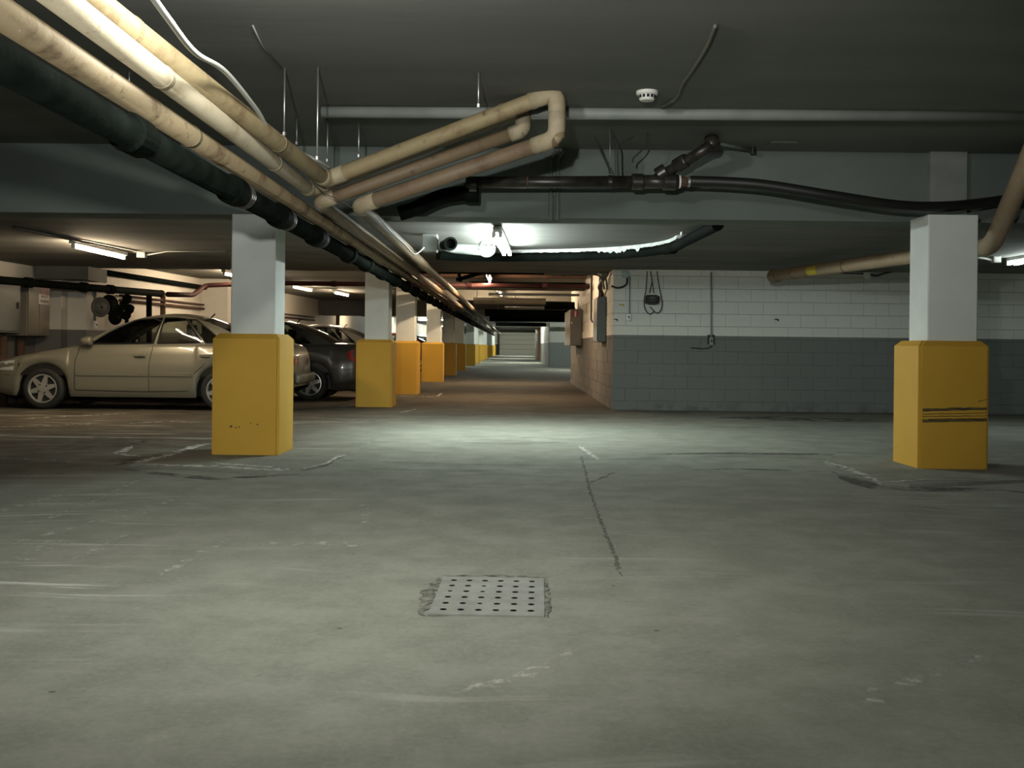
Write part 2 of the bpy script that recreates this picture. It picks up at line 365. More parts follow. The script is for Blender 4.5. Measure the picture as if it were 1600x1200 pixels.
def ribbon(bm, pts, wid, z, jag=0.5, step=0.03, rough=True):
    """flat irregular strip on the floor along a polyline of (x, y)"""
    L = []; 
    for a, b in zip(pts, pts[1:]):
        a, b = Vector(a), Vector(b); n = max(2, int((b - a).length / step))
        for s in range(n): L.append(a.lerp(b, s / n))
    L.append(Vector(pts[-1])); prev = None
    for i, p in enumerate(L):
        t = (L[min(i + 1, len(L) - 1)] - L[max(i - 1, 0)]); t.normalize(); nn = Vector((-t.y, t.x))
        e = min(1.0, i / 4, (len(L) - 1 - i) / 4) * 0.9 + 0.1
        w1 = wid * e * (1 + jag * random.uniform(-1, 1)) / 2; w2 = wid * e * (1 + jag * random.uniform(-1, 1)) / 2
        o = nn * wid * jag * 0.3 * random.uniform(-1, 1) if rough else Vector((0, 0))
        a = bm.verts.new((*(p + nn * w1 + o), z)); b = bm.verts.new((*(p - nn * w2 + o), z))
        if prev: bm.faces.new((prev[0], prev[1], b, a))
        prev = (a, b)
def fl(px, py):
    p = VZ(px, py, 0.0); return (p.x, p.y)
def text_mesh(name, body, size, loc, rot, m, parent=None, depth=0.001):
    c = bpy.data.curves.new(name, 'FONT'); c.body = body; c.size = size; c.align_x = 'CENTER'; c.align_y = 'CENTER'; c.extrude = depth
    t = bpy.data.objects.new(name, c); COL.objects.link(t); bpy.context.view_layer.update()
    me = bpy.data.meshes.new_from_object(t.evaluated_get(bpy.context.evaluated_depsgraph_get())); bpy.data.objects.remove(t)
    o = bpy.data.objects.new(name, me); COL.objects.link(o); me.materials.clear(); me.materials.append(M[m])
    o.location = loc; o.rotation_euler = rot
    if parent is not None: o.parent = parent
    return o
def copy_tree(o, parent=None):
    c = o.copy(); COL.objects.link(c)
    if parent is not None: c.parent = parent; c.matrix_parent_inverse = o.matrix_parent_inverse.copy()
    for ch in list(o.children): copy_tree(ch, c)
    return c
def struct(o, label=None): o['kind'] = 'structure'; return o

# ------------------------------------------------------------------ the setting
SOF = 2.25; TOP = 2.76; BEAM = 2.145
floor = struct(box_obj('floor', -11, 11, -8, 118, -0.3, 0.0, 'floor'))
struct(box_obj('ceiling', -11, 11, -8, 9.0, TOP, TOP + 0.3, 'ceil'))
struct(box_obj('trim_1', -11, 11, 9.0, 9.4, BEAM, TOP + 0.3, 'beam'))                  # the deep beam across the view
struct(box_obj('ceiling.001', -11, 11, 9.4, 17.2, SOF, TOP + 0.3, 'soffit'))           # low soffit behind the beam
struct(box_obj('ceiling.002', -11, -2.75, 17.2, 118, 2.42, TOP + 0.3, 'soffit'))       # over the left bays
struct(box_obj('ceiling.003', -2.75, 11, 17.2, 118, 2.72, TOP + 0.3, 'ceil'))          # over the aisle
for i, y in enumerate((22.6, 28.2, 34.2, 41, 51, 58, 67, 77, 93)):
    struct(box_obj('trim_%d' % (i + 2), -2.75, 11, y, y + 0.4, 2.27, 2.75, 'soffit'))
struct(box_obj('wall_back', -11, 11, -8.3, -8, 0, TOP, 'wallR'))
struct(box_obj('wall_near_left', -11.3, -11, -8, 12, 0, TOP, 'wallL'))
struct(box_obj('wall_near_right', 9.2, 9.5, -8, 17, 0, TOP, 'wallR'))
struct(box_obj('wall_end', -9, 8, 116, 116.3, 0, TOP, 'wallS'))

# left wall: near part, then a jog, then running on at a slight slant
def wall_slab(name, pts, z0, z1, th, m):
    bm = bmesh.new(); n = len(pts); fr = []; bk = []
    for i, (x, y) in enumerate(pts):
        fr.append((bm.verts.new((x, y, z0)), bm.verts.new((x, y, z1)))); bk.append((bm.verts.new((x - th, y, z0)), bm.verts.new((x - th, y, z1))))
    for i in range(n - 1):
        bm.faces.new((fr[i][0], fr[i + 1][0], fr[i + 1][1], fr[i][1])); bm.faces.new((bk[i][0], bk[i][1], bk[i + 1][1], bk[i + 1][0]))
        bm.faces.new((fr[i][1], fr[i + 1][1], bk[i + 1][1], bk[i][1])); bm.faces.new((fr[i][0], bk[i][0], bk[i + 1][0], fr[i + 1][0]))
    bm.faces.new((fr[0][0], fr[0][1], bk[0][1], bk[0][0])); bm.faces.new((fr[-1][0], bk[-1][0], bk[-1][1], fr[-1][1]))
    return struct(link(name, bm, m))
def wx(y): return -7.30 + (y - 17.6) * 0.075 if y < 31.6 else -6.25
wall_slab('wall_left', [(-8.05, 11.5), (-8.05, 17.0), (-7.62, 17.0), (-7.62, 17.25), (-7.32, 17.3), (-6.25, 31.6), (-6.25, 116)], 0, 2.45, 0.6, 'wallL')
struct(box_obj('trim_11', -7.0, -6.36, 22.4, 22.8, 0, 2.42, 'wallL'))                  # shallow pier on the left wall

# right wall: concrete blocks, each laid on its own, over a recessed mortar bed
WX, WY = 1.58, 16.15
wall_r = struct(box_obj('wall_right', WX + 0.007, 9.2, WY + 0.007, WY + 0.3, 0, SOF, 'mortar'))
rows = [(0.0, 0.145)] + [(0.15 + 0.2 * k, 0.195 + 0.15 + 0.2 * k) for k in range(11)]
bl_mesh = {}
def block(x0, x1, z0, z1):
    key = (round(x1 - x0, 3), round(z1 - z0, 3))
    if key not in bl_mesh:
        bm = bmesh.new(); box(bm, 0, key[0], 0, 0.09, 0, key[1])
        bmesh.ops.bevel(bm, geom=[e for e in bm.edges if all(abs(v.co.y) < 1e-5 for v in e.verts)], offset=0.0025, segments=1, affect='EDGES')
        me = bpy.data.meshes.new('concrete_block'); bm.to_mesh(me); bm.free(); me.materials.append(M['wallR']); bl_mesh[key] = me
    o = bpy.data.objects.new('concrete_block', bl_mesh[key]); COL.objects.link(o); o.parent = wall_r
    o.location = (x0, WY + random.uniform(-0.003, 0.003), z0)
for k, (z0, z1) in enumerate(rows):
    z1 = min(z1, SOF - 0.003); x = WX
    first = True
    while x < 9.18:
        wdt = 0.197 if (first and k % 2) else 0.397
        wdt = min(wdt, 9.2 - x); block(x, x + wdt, z0, z1); x += wdt + 0.003; first = False
# aisle side of the same block building: courses too foreshortened to pick blocks apart
wall_s = struct(box_obj('wall_aisle', WX + 0.012, WX + 0.3, WY + 0.31, 28.2, 0, 2.72, 'wallS'))
bm = bmesh.new()
for k in range(14):
    z0 = 0.0 if k == 0 else 0.15 + 0.2 * (k - 1); z1 = (0.145 if k == 0 else z0 + 0.195); y = WY + 0.1 + (0.2 if k % 2 else 0.0)
    if k % 2: box(bm, WX, WX + 0.1, WY + 0.1, WY + 0.295, z0, min(z1, 2.7))
    while y < 28.0:
        d = random.uniform(-0.003, 0.003); box(bm, WX + d, WX + 0.1, y, min(y + 0.395, 28.2), z0, min(z1, 2.7)); y += 0.4
tag(link('block_courses', bm, 'wallS', wall_s), kind='stuff')
# far right walls
struct(box_obj('wall_far', 1.76, 9, 50, 50.3, 0, 2.72, wall_paint('far_wall_paint', (0.20, 0.225, 0.225), (0.52, 0.54, 0.51), 1.21)))
struct(box_obj('wall_far_side', 1.74, 2.04, 50.3, 67, 0, 2.72, 'wallS'))
struct(box_obj('wall_far_return', 1.70, 2.0, 72, 80, 0, 2.72, 'browndoor'))
struct(box_obj('wall_far_end', 2.55, 2.9, 80, 116, 0, 2.72, 'wallS'))
struct(box_obj('wall_right_back', 9, 9.3, 16.5, 50, 0, 2.72, 'wallR'))

# sectional garage door closing the far end
gd = struct(empty('door_1', (0.5, 115.5, 0)))
for k in range(5):
    box_obj('panel', -2.15, 2.15, 0, 0.06, 0.12 + 0.54 * k, 0.12 + 0.54 * k + 0.52, 'doorpanel', gd, 0.015)
for x in (-2.3, 2.2): box_obj('track', x, x + 0.1, -0.12, 0.08, 0, 2.7, 'cable_dark', gd)
box_obj('painted_daylight', -2.15, 2.15, -0.01, 0.05, 0.0, 0.1, 'signwhite', gd)  # white strip painted for the daylight showing under the door

# floor joints, cracks and the salt lines
def floor_strip(name, px, wid, m, z=0.0006, jag=0.5, parent=floor):
    bm = bmesh.new(); ribbon(bm, [fl(*p) for p in px], wid * (1.5 if m == 'damp' else 1), z, 0.25 if m == 'damp' else jag, 0.12 if m == 'damp' else 0.03, m != 'damp'); return link(name, bm, m, parent)
floor_strip('joint', [(520, 719), (700, 725), (905, 729)], 0.022, 'crack', jag=0.7)
floor_strip('joint', [(1035, 735), (1160, 733), (1300, 737)], 0.06, 'damp', jag=0.8)
floor_strip('joint', [(1010, 710), (1150, 708), (1390, 712)], 0.10, 'damp', jag=0.9)
floor_strip('crack', [(908, 712), (916, 742), (921, 765), (932, 797), (944, 826), (955, 855), (972, 902)], 0.018, 'crack', jag=0.9)
floor_strip('crack', [(921, 755), (945, 745), (962, 738)], 0.03, 'crack', jag=0.9)
floor_strip('crack', [(945, 831), (975, 832), (1040, 836), (1090, 838)], 0.006, 'crack', jag=0.9)

# raised pads the near columns stand on
def pad(px, h, name='pad'):
    pts = [fl(*p) for p in px]; c = sum((Vector(p) for p in pts), Vector((0, 0))) / len(pts)
    bm = bmesh.new(); lo = [bm.verts.new((p[0], p[1], 0.0005)) for p in pts]; hi = []
    for p in pts:
        q = Vector(p); q = q + (c - q).normalized() * 0.03; hi.append(bm.verts.new((q.x, q.y, h)))
    bm.faces.new(hi)
    for i in range(len(pts)): j = (i + 1) % len(pts); bm.faces.new((lo[i], lo[j], hi[j], hi[i]))
    return link(name, bm, 'pad', floor)
pad_l = pad([(200, 730), (300, 735), (420, 742), (470, 739), (510, 729), (545, 713), (585, 690), (560, 668), (420, 664), (325, 690)], 0.022)
pad_r = pad([(1285, 724), (1330, 738), (1375, 758), (1420, 761), (1480, 759), (1560, 756), (1650, 752), (1660, 700), (1400, 690), (1310, 705)], 0.02)
def salt(px, wid, z=0.0225, parent=None, jag=0.9): 
    bm = bmesh.new(); ribbon(bm, [fl(*p) for p in px], wid, z, jag); return link('salt_line', bm, 'salt', parent or floor)
salt([(206, 728), (255, 717), (300, 703), (312, 699), (330, 697)], 0.075, 0.0228, pad_l)
salt([(206, 729), (270, 731), (330, 733), (400, 737), (468, 739)], 0.085, 0.0228, pad_l)
salt([(470, 738), (500, 731), (513, 727), (524, 719), (540, 714)], 0.035, 0.0228, pad_l)
salt([(330, 727), (360, 729), (430, 735)], 0.06, 0.0228, pad_l)
salt([(1288, 725), (1320, 733), (1350, 746), (1374, 757)], 0.055, 0.0208, pad_r)
salt([(1376, 757), (1420, 755), (1465, 753)], 0.04, 0.0208, pad_r)
floor_strip('crack', [(190, 733), (260, 741), (330, 748), (420, 744), (470, 741)], 0.10, 'damp', jag=0.9)
floor_strip('crack', [(180, 727), (205, 722), (255, 709)], 0.20, 'damp', jag=0.7)
floor_strip('crack', [(1300, 737), (1340, 752), (1370, 762), (1440, 764), (1560, 765), (1620, 772)], 0.14, 'damp', jag=0.9)
salt([(172, 708), (190, 706), (205, 697)], 0.06, 0.0008)
salt([(178, 708), (200, 711), (222, 713)], 0.05, 0.0008)
def streak(px, wid, m='streak', z=0.0007): 
    bm = bmesh.new(); ribbon(bm, [fl(*p) for p in px], wid, z, 0.9); return link('salt_streak', bm, m, floor)
for q in ([(460, 690), (480, 688), (500, 685)], [(530, 636), (560, 632)], [(625, 645), (650, 639)], [(655, 620), (684, 619), (690, 614)], [(905, 697), (935, 718)]): streak(q, 0.045, 'salt')
for q, w_ in (([(0, 802), (50, 783), (110, 771)], 0.09), ([(40, 820), (120, 795), (220, 748)], 0.05), ([(110, 876), (155, 856), (215, 830)], 0.05), ([(0, 884), (60, 862), (110, 840)], 0.08), ([(0, 858), (60, 838), (150, 815), (240, 798)], 0.05), ([(180, 800), (240, 790), (300, 772)], 0.05), ([(250, 900), (310, 868), (360, 838)], 0.04), ([(565, 785), (575, 815), (605, 842)], 0.05), ([(400, 850), (500, 848), (590, 852)], 0.10), ([(700, 1085), (820, 1055), (900, 1010)], 0.05), ([(1330, 1110), (1430, 1060), (1560, 1020)], 0.05), ([(0, 716), (80, 719), (170, 726)], 0.05), ([(0, 744), (60, 742), (90, 745)], 0.05), ([(20, 655), (110, 650), (200, 646)], 0.12), ([(0, 667), (90, 665), (160, 661)], 0.08), ([(200, 662), (260, 658), (320, 660)], 0.10), ([(470, 652), (540, 655), (610, 660)], 0.05)): streak(q, w_)
for q, w_ in (([(0, 692), (120, 690), (260, 688)], 0.5), ([(0, 738), (70, 737), (110, 742)], 0.09), ([(30, 703), (140, 700), (235, 690)], 0.22), ([(1360, 690), (1400, 692)], 0.12), ([(1120, 652), (1250, 655), (1395, 658)], 0.5), ([(1560, 705), (1640, 712)], 0.3), ([(1420, 790), (1520, 800)], 0.05), ([(560, 622), (600, 626)], 0.25)): floor_strip('damp_patch', [p for p in q], w_, 'damp', 0.0005, 0.8)
salt([(970, 640), (1070, 641), (1130, 639), (1200, 643), (1390, 645)], 0.05, 0.0008)

# ------------------------------------------------------------------ columns
def pillar(name, gx0, gx1, gy0, gy1, sx0, sx1, sy0, sy1, ztop, label, guard_h=1.085):
    t = empty(name, ((gx0 + gx1) / 2, (gy0 + gy1) / 2, 0)); tag(t, label, 'column', 'painted columns of the garage')
    ox, oy = t.location.x, t.location.y
    bm = bmesh.new(); box(bm, gx0 - ox, gx1 - ox, gy0 - oy, gy1 - oy, 0.0, guard_h)
    ed = [e for e in bm.edges if abs(e.verts[0].co.z - e.verts[1].co.z) > 0.1]
    bmesh.ops.bevel(bm, geom=ed, offset=0.022, segments=2, affect='EDGES')
    ed = [e for e in bm.edges if all(v.co.z > guard_h - 1e-4 for v in e.verts)]
    bmesh.ops.bevel(bm, geom=ed, offset=0.045, segments=1, affect='EDGES')
    link('guard', bm, 'yellow', t)['label'] = 'yellow concrete guard'
    bm = bmesh.new(); box(bm, sx0 - ox, sx1 - ox, sy0 - oy, sy1 - oy, guard_h - 0.002, ztop)
    bmesh.ops.bevel(bm, geom=[e for e in bm.edges if abs(e.verts[0].co.z - e.verts[1].co.z) > 0.1], offset=0.008, segments=1, affect='EDGES')
    link('shaft', bm, 'white', t)['label'] = 'white painted shaft'
    return t
p1 = pillar('column', -2.645, -2.055, 8.86, 9.46, -2.515, -2.125, 8.97, 9.36, BEAM, 'yellow and white column in the left foreground, beside the beige sedan')
pr = pillar('column', 3.37, 3.955, 8.40, 8.98, 3.475, 3.895, 8.50, 8.90, BEAM, 'lone yellow and white column at right with dark scrape stripes')
ys = [16.2, 20.5, 27.7, 33.9, 40.5, 50.6, 57, 66, 75, 92, 106]
ords = ['second column from the camera in the left row, beside the dark sedan', 'third column from the camera in the left row', 'fourth column from the camera in the left row', 'fifth column from the camera in the left row', 'sixth column from the camera in the left row', 'seventh column from the camera in the left row', 'eighth column from the camera in the left row', 'ninth column from the camera in the left row', 'tenth column from the camera in the left row', 'last but one column of the left row, near the garage door', 'last column of the left row, next to the garage door']
for y, lb in zip(ys, ords):
    pillar('column', -2.53, -1.945, y, y + 0.6, -2.41, -2.02, y + 0.1, y + 0.5, SOF if y < 17 else 2.42, lb)
# scrapes on the right guard and chips on the left one
for (z0, z1, hgt, xs) in ((0.405, 0.418, 0.026, 0.0), (0.43, 0.44, 0.004, 0.05), (0.45, 0.462, 0.006, 0.0), (0.47, 0.485, 0.006, 0.0), (0.495, 0.515, 0.024, 0.0), (0.58, 0.60, 0.006, 0.46)):
    bm = bmesh.new(); a, b = 3.40 + xs, 3.935; n = 14; pv = None
    for i in range(n + 1):
        t = i / n; x = a + (b - a) * t; z = z0 + (z1 - z0) * t + random.uniform(-1, 1) * 0.002; h = hgt * (0.8 + 0.4 * random.random())
        q = (bm.verts.new((x, 8.3992, z)), bm.verts.new((x, 8.3992, z + h)))
        if pv: bm.faces.new((pv[0], q[0], q[1], pv[1]))
        pv = q
    o = link('scrape', bm, 'scrape', pr); o.location = -pr.location; o['label'] = 'dark bumper scrape'
for (x, z, s) in ((-2.47, 0.27, 0.02), (-2.43, 0.262, 0.012), (-2.40, 0.265, 0.014), (-2.30, 0.30, 0.01), (-2.24, 0.29, 0.012)):
    bm = bmesh.new(); c = [bm.verts.new((x + s * random.uniform(0.5, 1) * math.cos(a), 8.8592, z + 0.7 * s * random.uniform(0.5, 1) * math.sin(a))) for a in [k * math.pi / 3 for k in range(6)]]
    bm.faces.new(c); o = link('chip', bm, 'scrape', p1); o.location = -p1.location
struct(box_obj('trim_12', 3.66, 3.985, 8.93, 9.0, BEAM, TOP, 'conduit'))               # pale plaster strip over the right column
# plate on the upper ceiling
a = VZ(1190, 232, TOP); b = VZ(1250, 218, TOP)
tag(box_obj('access_plate', a.x, b.x, a.y - 0.03, b.y + 0.08, TOP - 0.012, TOP, 'ceil', None, 0.003), 'thin grey cover plate on the ceiling above the black hose', 'plate')

# ------------------------------------------------------------------ floor drain
a, b = V(688, 902, 4.34), V(860, 962, 3.74)
dx0, dx1, dy0, dy1 = -0.30, 0.132, 3.735, 4.345
dr = empty('floor_drain', ((dx0 + dx1) / 2, (dy0 + dy1) / 2, 0)); dr.rotation_euler[2] = R(-1.5)
tag(dr, 'square perforated steel drain cover set in the floor in the foreground', 'drain')
W2, D2 = (dx1 - dx0) / 2, (dy1 - dy0) / 2
box_obj('painted_shade', -W2 + 0.01, W2 - 0.01, -D2 + 0.01, D2 - 0.01, 0.0004, 0.0012, 'slot', dr)  # flat black sheet painting in the darkness below the holes
bm = bmesh.new(); NX = NY = 6
mx, my = 0.018, 0.02; cw, ch = (2 * W2 - 2 * mx) / NX, (2 * D2 - 2 * my) / NY; zt, zb = 0.007, 0.0015
for i in range(NX):
    for j in range(NY):
        x0, x1 = -W2 + mx + i * cw, -W2 + mx + (i + 1) * cw; y0, y1 = -D2 + my + j * ch, -D2 + my + (j + 1) * ch
        if i == 0: x0 = -W2
        if i == NX - 1: x1 = W2
        if j == 0: y0 = -D2
        if j == NY - 1: y1 = D2
        cx, cy = -W2 + mx + (i + 0.5) * cw, -D2 + my + (j + 0.5) * ch
        out = [(x1, cy), (x1, y1), (cx, y1), (x0, y1), (x0, cy), (x0, y0), (cx, y0), (x1, y0)]
        o_ = [bm.verts.new((p[0], p[1], zt)) for p in out]
        rr = 0.0135 if random.random() > 0.08 else 0.010
        i_ = [bm.verts.new((cx + rr * math.cos(k * math.pi / 4), cy + rr * 1.15 * math.sin(k * math.pi / 4), zt)) for k in range(8)]
        for k in range(8):
            k2 = (k + 1) % 8; bm.faces.new((o_[k], o_[k2], i_[k2], i_[k]))
for (p, q) in (((-W2, -D2), (W2, -D2)), ((W2, -D2), (W2, D2)), ((W2, D2), (-W2, D2)), ((-W2, D2), (-W2, -D2))):
    v = [bm.verts.new((*p, 0)), bm.verts.new((*q, 0)), bm.verts.new((*q, zt)), bm.verts.new((*p, zt))]; bm.faces.new(v)
link('cover_plate', bm, 'plate', dr)
bm = bmesh.new(); ribbon(bm, [(-W2 - 0.02, -D2 - 0.01), (-W2 - 0.035, 0), (-W2 - 0.01, D2)], 0.05, 0.003, 0.7)
ribbon(bm, [(-W2, D2 + 0.03), (0, D2 + 0.035), (W2 + 0.02, D2 + 0.02)], 0.06, 0.0032, 0.6)
ribbon(bm, [(W2 + 0.01, D2 + 0.02), (W2 + 0.012, 0), (W2 + 0.012, -D2)], 0.022, 0.0034, 0.8)
ribbon(bm, [(-W2 - 0.02, -D2 - 0.005), (-W2 * 0.6, -D2 - 0.006)], 0.02, 0.003, 0.8)
link('broken_rim', bm, 'rim_dirt', dr)['label'] = 'crumbled dark concrete edge'

# ------------------------------------------------------------------ overhead pipes on the left
YEND = 84
# black cast iron drain pipe, lowest of the bundle
bx, bz = -1.675, H + 0.905
t = empty('cast_iron_drain_pipe', (bx, 9, bz)); tag(t, 'thick black cast iron drain pipe, lowest of the pipe bundle at left', 'pipe')
tube_obj('barrel', [(0, -9 + 1.2, 0.0), (0, YEND - 9, 0.0)], 0.069, 'iron', t, 20)
hubs = [4.45, 6.02, 7.2, 8.5, 10.2, 11.4] + [12.8 + 1.45 * k for k in range(34)]
for i, y in enumerate(hubs):
    h = empty('hub_joint', (0, y - 9, 0)); h.parent = t
    bm = bmesh.new(); lathe(bm, [(0.072, -0.11), (0.088, -0.10), (0.088, 0.05), (0.080, 0.06), (0.080, 0.09), (0.072, 0.10)], 18, axis_mtx((0, 0, 0), (0, 1, 0)))
    COL.objects.unlink(h); bpy.data.objects.remove(h)
    hb = link('hub_joint', bm, 'iron', t); hb.location = (0, y - 9, 0)
    if 5.5 < y < 9:
        for k in (0.13, 0.17, 0.21): ring_obj('clamp_band', (0, k, 0), (0, 1, 0), 0.078, 0.014, 'blacksteel', hb)

def lagged(name, pts, r, m, label, bands, rb=0.1, caps=()):
    runs = m if isinstance(m, list) else [(0, len(pts), m)]; m = runs[0][2]
    o = empty(name, pts[0]); tag(o, label, 'pipe'); p0 = Vector(pts[0])
    for a_, b_, mm in runs:
        bm = bmesh.new(); tube(bm, [Vector(p) - p0 for p in pts[a_:b_]], r, 20, rb, 8); lg = link('lagging', bm, mm, o, True)
        if a_: lg['label'] = 'darker brown lagging of the lower run'
    for (p, d) in bands: ring_obj('joint_band', Vector(p) - p0, d, r + 0.003, 0.035, m, o)
    for (a_, b_, c_) in caps:
        bm = bmesh.new(); tube(bm, [Vector(q) - p0 for q in (a_, b_, c_)], r + 0.005, 20, rb, 8); link('elbow_cover', bm, 'cap', o, True)
    return o
def ends(p, a, b, k=0.16):
    p, a, b = Vector(p), Vector(a), Vector(b); return (p + (a - p).normalized() * k, p, p + (b - p).normalized() * k)
Y0 = Vector((0, 1, 0))
# A: straight rust stained pipe
ax, az = -1.675, H + 1.062
lagged('lagged_pipe', [(ax, 1.5, az), (ax, YEND, az)], 0.056, 'lag_stain', 'rust stained tan lagged pipe running straight down the aisle just above the black pipe', [((ax, y, az), Y0) for y in (5.2, 7.9, 11.0, 14.2, 17.5, 21, 25)])
# B and C: pipes that turn into the sloping expansion loop in front of the beam
cB = V(484, 297, 7.75); cBl = V(500, 316, 7.75)
cC = V(509, 281, 7.5); uC = V(870, 143, 7.0); dC = V(870, 216, 7.0); eC = V(561, 322, 7.62)
dirC = (uC - cC).normalized()
uB = V(817, 170, 7.3); dB = V(817, 197, 7.3)
uB = V(817, 172, 7.4); dB = V(817, 203, 7.4)
B0 = Vector((cB.x, 1.5, cB.z)); C0 = Vector((cC.x - 0.36, 1.5, cC.z + 0.147))
lagged('lagged_pipe', [B0, cB, uB, dB, cBl, Vector((cBl.x, YEND, cBl.z))], 0.052, [(0, 4, 'lag_light'), (3, 6, 'lag_dark')], 'cream lagged pipe in the middle, its loop half hidden behind the larger loop', [((cB.x, y, cB.z), Y0) for y in (4.5, 6.6)], 0.09, [ends(cB, B0, uB, 0.14), ends(dB, uB, cBl, 0.1), ends(cBl, dB, (cBl.x, 60, cBl.z), 0.13)])
lagged('lagged_pipe', [C0, cC, uC, dC, eC, Vector((eC.x, YEND, eC.z))], 0.056, [(0, 4, 'lag_tan'), (3, 6, 'lag_dark')], 'tan lagged pipe with the large sloping loop hung in front of the beam', [(C0.lerp(cC, k), cC - C0) for k in (0.45, 0.8)] + [(cC.lerp(uC, 0.78), dirC)], 0.12, [ends(cC, C0, uC, 0.16), ends(uC, cC, dC, 0.2), ends(dC, uC, eC, 0.18), ends(eC, dC, (eC.x, 60, eC.z), 0.15)])
# white cable along C
o = tube_obj('cable', [V(200, -60, 3.2), V(262, 28, 3.7), V(305, 82, 4.3), V(352, 112, 4.9), V(400, 170, 5.6), V(425, 208, 6.1), V(470, 238, 6.9), V(498, 252, 7.2), V(514, 262, 7.5)], 0.013, 'cable_white', None, 8, curve=True)
tag(o, 'white cable draped along the upper side of the tan loop pipe', 'cable')
o = tube_obj('cable', [V(414, 204, 6.0), V(445, 230, 6.5), V(475, 268, 7.0), V(505, 300, 7.3), V(540, 318, 7.5), V(575, 344, 7.9), V(600, 366, 8.4)], 0.0045, 'olive', None, 6, curve=True)
tag(o, 'thin pale string of cable hanging over the pipe elbows', 'cable')
o = tube_obj('cable', [V(572, 330, 7.6), V(590, 338, 7.8), V(610, 362, 8.3), V(632, 382, 9.0), V(648, 397, 9.8), V(662, 387, 10.2)], 0.009, 'cable_white', None, 6, curve=True)
tag(o, 'white cable along the lagged pipe, kinked up near the cold strip lamp', 'cable')
# hanger rods
def rod(px, y0, d, y1, label, r=0.006):
    top = VZ(px, y0, TOP); bot = V(px + 0.6, y1, top.y); bot.x = top.x; bot.y = top.y
    o = empty('hanger_rod', top); tag(o, label, 'hanger rod', 'steel hanger rods for the pipes')
    tube_obj('rod', [(0, 0, 0), bot - top], r, 'steel', o, 8)
    ring_obj('nut', bot - top + Vector((0, 0, 0.012)), (0, 0, 1), r * 2.0, 0.022, 'steel', o, 6)
rod(445, 106, 6.6, 212, 'steel hanger rod furthest left of the two long ones by the loop pipe elbow')
rod(497, 105, 6.6, 250, 'long steel hanger rod standing over the loop pipe elbow')
rod(748, 113, 6.6, 168, 'steel hanger rod holding the upper arm of the sloping loop')
rod(464, 186, 8.0, 226, 'short thin rod behind the two long hanger rods, leftmost of three')
rod(512, 186, 8.0, 253, 'thin rod behind the pipe elbow, middle one of three')
rod(561, 186, 8.0, 246, 'thin rod behind the sloping loop, rightmost of three')
rod(202, 112, 5, 134, 'short hanger rod between the tan pipe and the stained pipe at left')

# ------------------------------------------------------------------ ceiling fittings of the near bay
# long painted conduit across the ceiling
pL, pR = V(503, 175, 7.46), V(1650, 182, 7.46)
o = empty('ceiling_conduit', pL); tag(o, 'long pale conduit crossing the ceiling from the loop to the right edge', 'conduit')
tube_obj('pipe', [(0, 0, 0), pR - pL], 0.043, 'conduit', o, 14)
# smoke detector
c = VZ(1011, 143, TOP)
o = empty('smoke_detector', c); tag(o, 'round white smoke detector on the dark ceiling', 'smoke detector')
bm = bmesh.new(); lathe(bm, [(0.075, 0), (0.075, -0.018), (0.068, -0.026)], 28); link('base', bm, 'plastic', o, False)
bm = bmesh.new(); lathe(bm, [(0.056, -0.020), (0.054, -0.052), (0.045, -0.064), (0.0, -0.066)], 28); link('head', bm, 'plastic', o, False)
bm = bmesh.new()
for k in range(12):
    a_ = 2 * math.pi * k / 12; mt = Matrix.Rotation(a_, 4, 'Z')
    vs = box(bm, 0.050, 0.0572, -0.009, 0.009, -0.048, -0.028); bmesh.ops.transform(bm, matrix=mt, verts=vs)
link('vent_slots', bm, 'slot', o)['label'] = 'dark vent slots'
# cable on the ceiling by the detector
o = tube_obj('cable', [VZ(1118, 40, TOP - .012), VZ(1105, 72, TOP - .012), VZ(1083, 108, TOP - .012), VZ(1066, 132, TOP - .014), VZ(1058, 152, TOP - .014), VZ(1034, 167, TOP - .014)], 0.012, 'olive', None, 8, curve=True)
tag(o, 'dark cable stapled along the ceiling beside the smoke detector', 'cable')
o = tube_obj('cable', [VZ(395, 40, TOP - .006), VZ(410, 72, TOP - .006), VZ(440, 106, TOP - .006)], 0.005, 'conduit', None, 6); tag(o, 'thin grey wire on the ceiling running to the left hanger rod', 'cable')
# loose wires in front of the beam
for pts, lb in (([V(929, 214, 8.2), V(940, 238, 8.2), V(951, 262, 8.2), V(953, 272, 8.2)], 'thick loose black wire leaning to the black pipe, leftmost of the loose wires'),
                ([V(953, 199, 8.2), V(964, 226, 8.2), V(965, 245, 8.2), V(966, 275, 8.2)], 'bent black wire standing on the black pipe'),
                ([V(1013, 195, 8.3), V(1007, 228, 8.3), V(990, 247, 8.3), V(989, 254, 8.3)], 'short black wire hanging free above the black pipe'),
                ([V(1008, 188, 8.4), V(990, 212, 8.4), V(968, 225, 8.4)], 'thin brown wire slung between the loose black wires')):
    o = tube_obj('wire', pts, 0.004 if 'thin' in lb else 0.007, 'cable_dark', None, 6, curve=True); tag(o, lb, 'wire')
o = tube_obj('wire', [V(952.5, 200, 8.1), V(953.5, 262, 8.1)], 0.003, 'steel', None, 6); tag(o, 'fine straight steel wire down to the black pipe', 'wire')
# two conduits down the face of the beam
o = empty('beam_conduits', (0, 0, 0)); tag(o, 'pair of grey conduits down the face of the beam behind the loop', 'conduit')
for dx_ in (0, 11):
    q = [V(872 + dx_, 234, 8.86), V(864 + dx_, 243, 8.96), V(861 + dx_, 258, 8.97), V(861 + dx_ * 0.9, 345, 8.97)]
    tube_obj('conduit', q, 0.014, 'beam', o, 8, curve=True)
    ring_obj('coupling', V(861 + dx_ * .9, 322 + dx_ * .3, 8.97), (0, 0, 1), 0.022, 0.2, 'beam', o, 10)
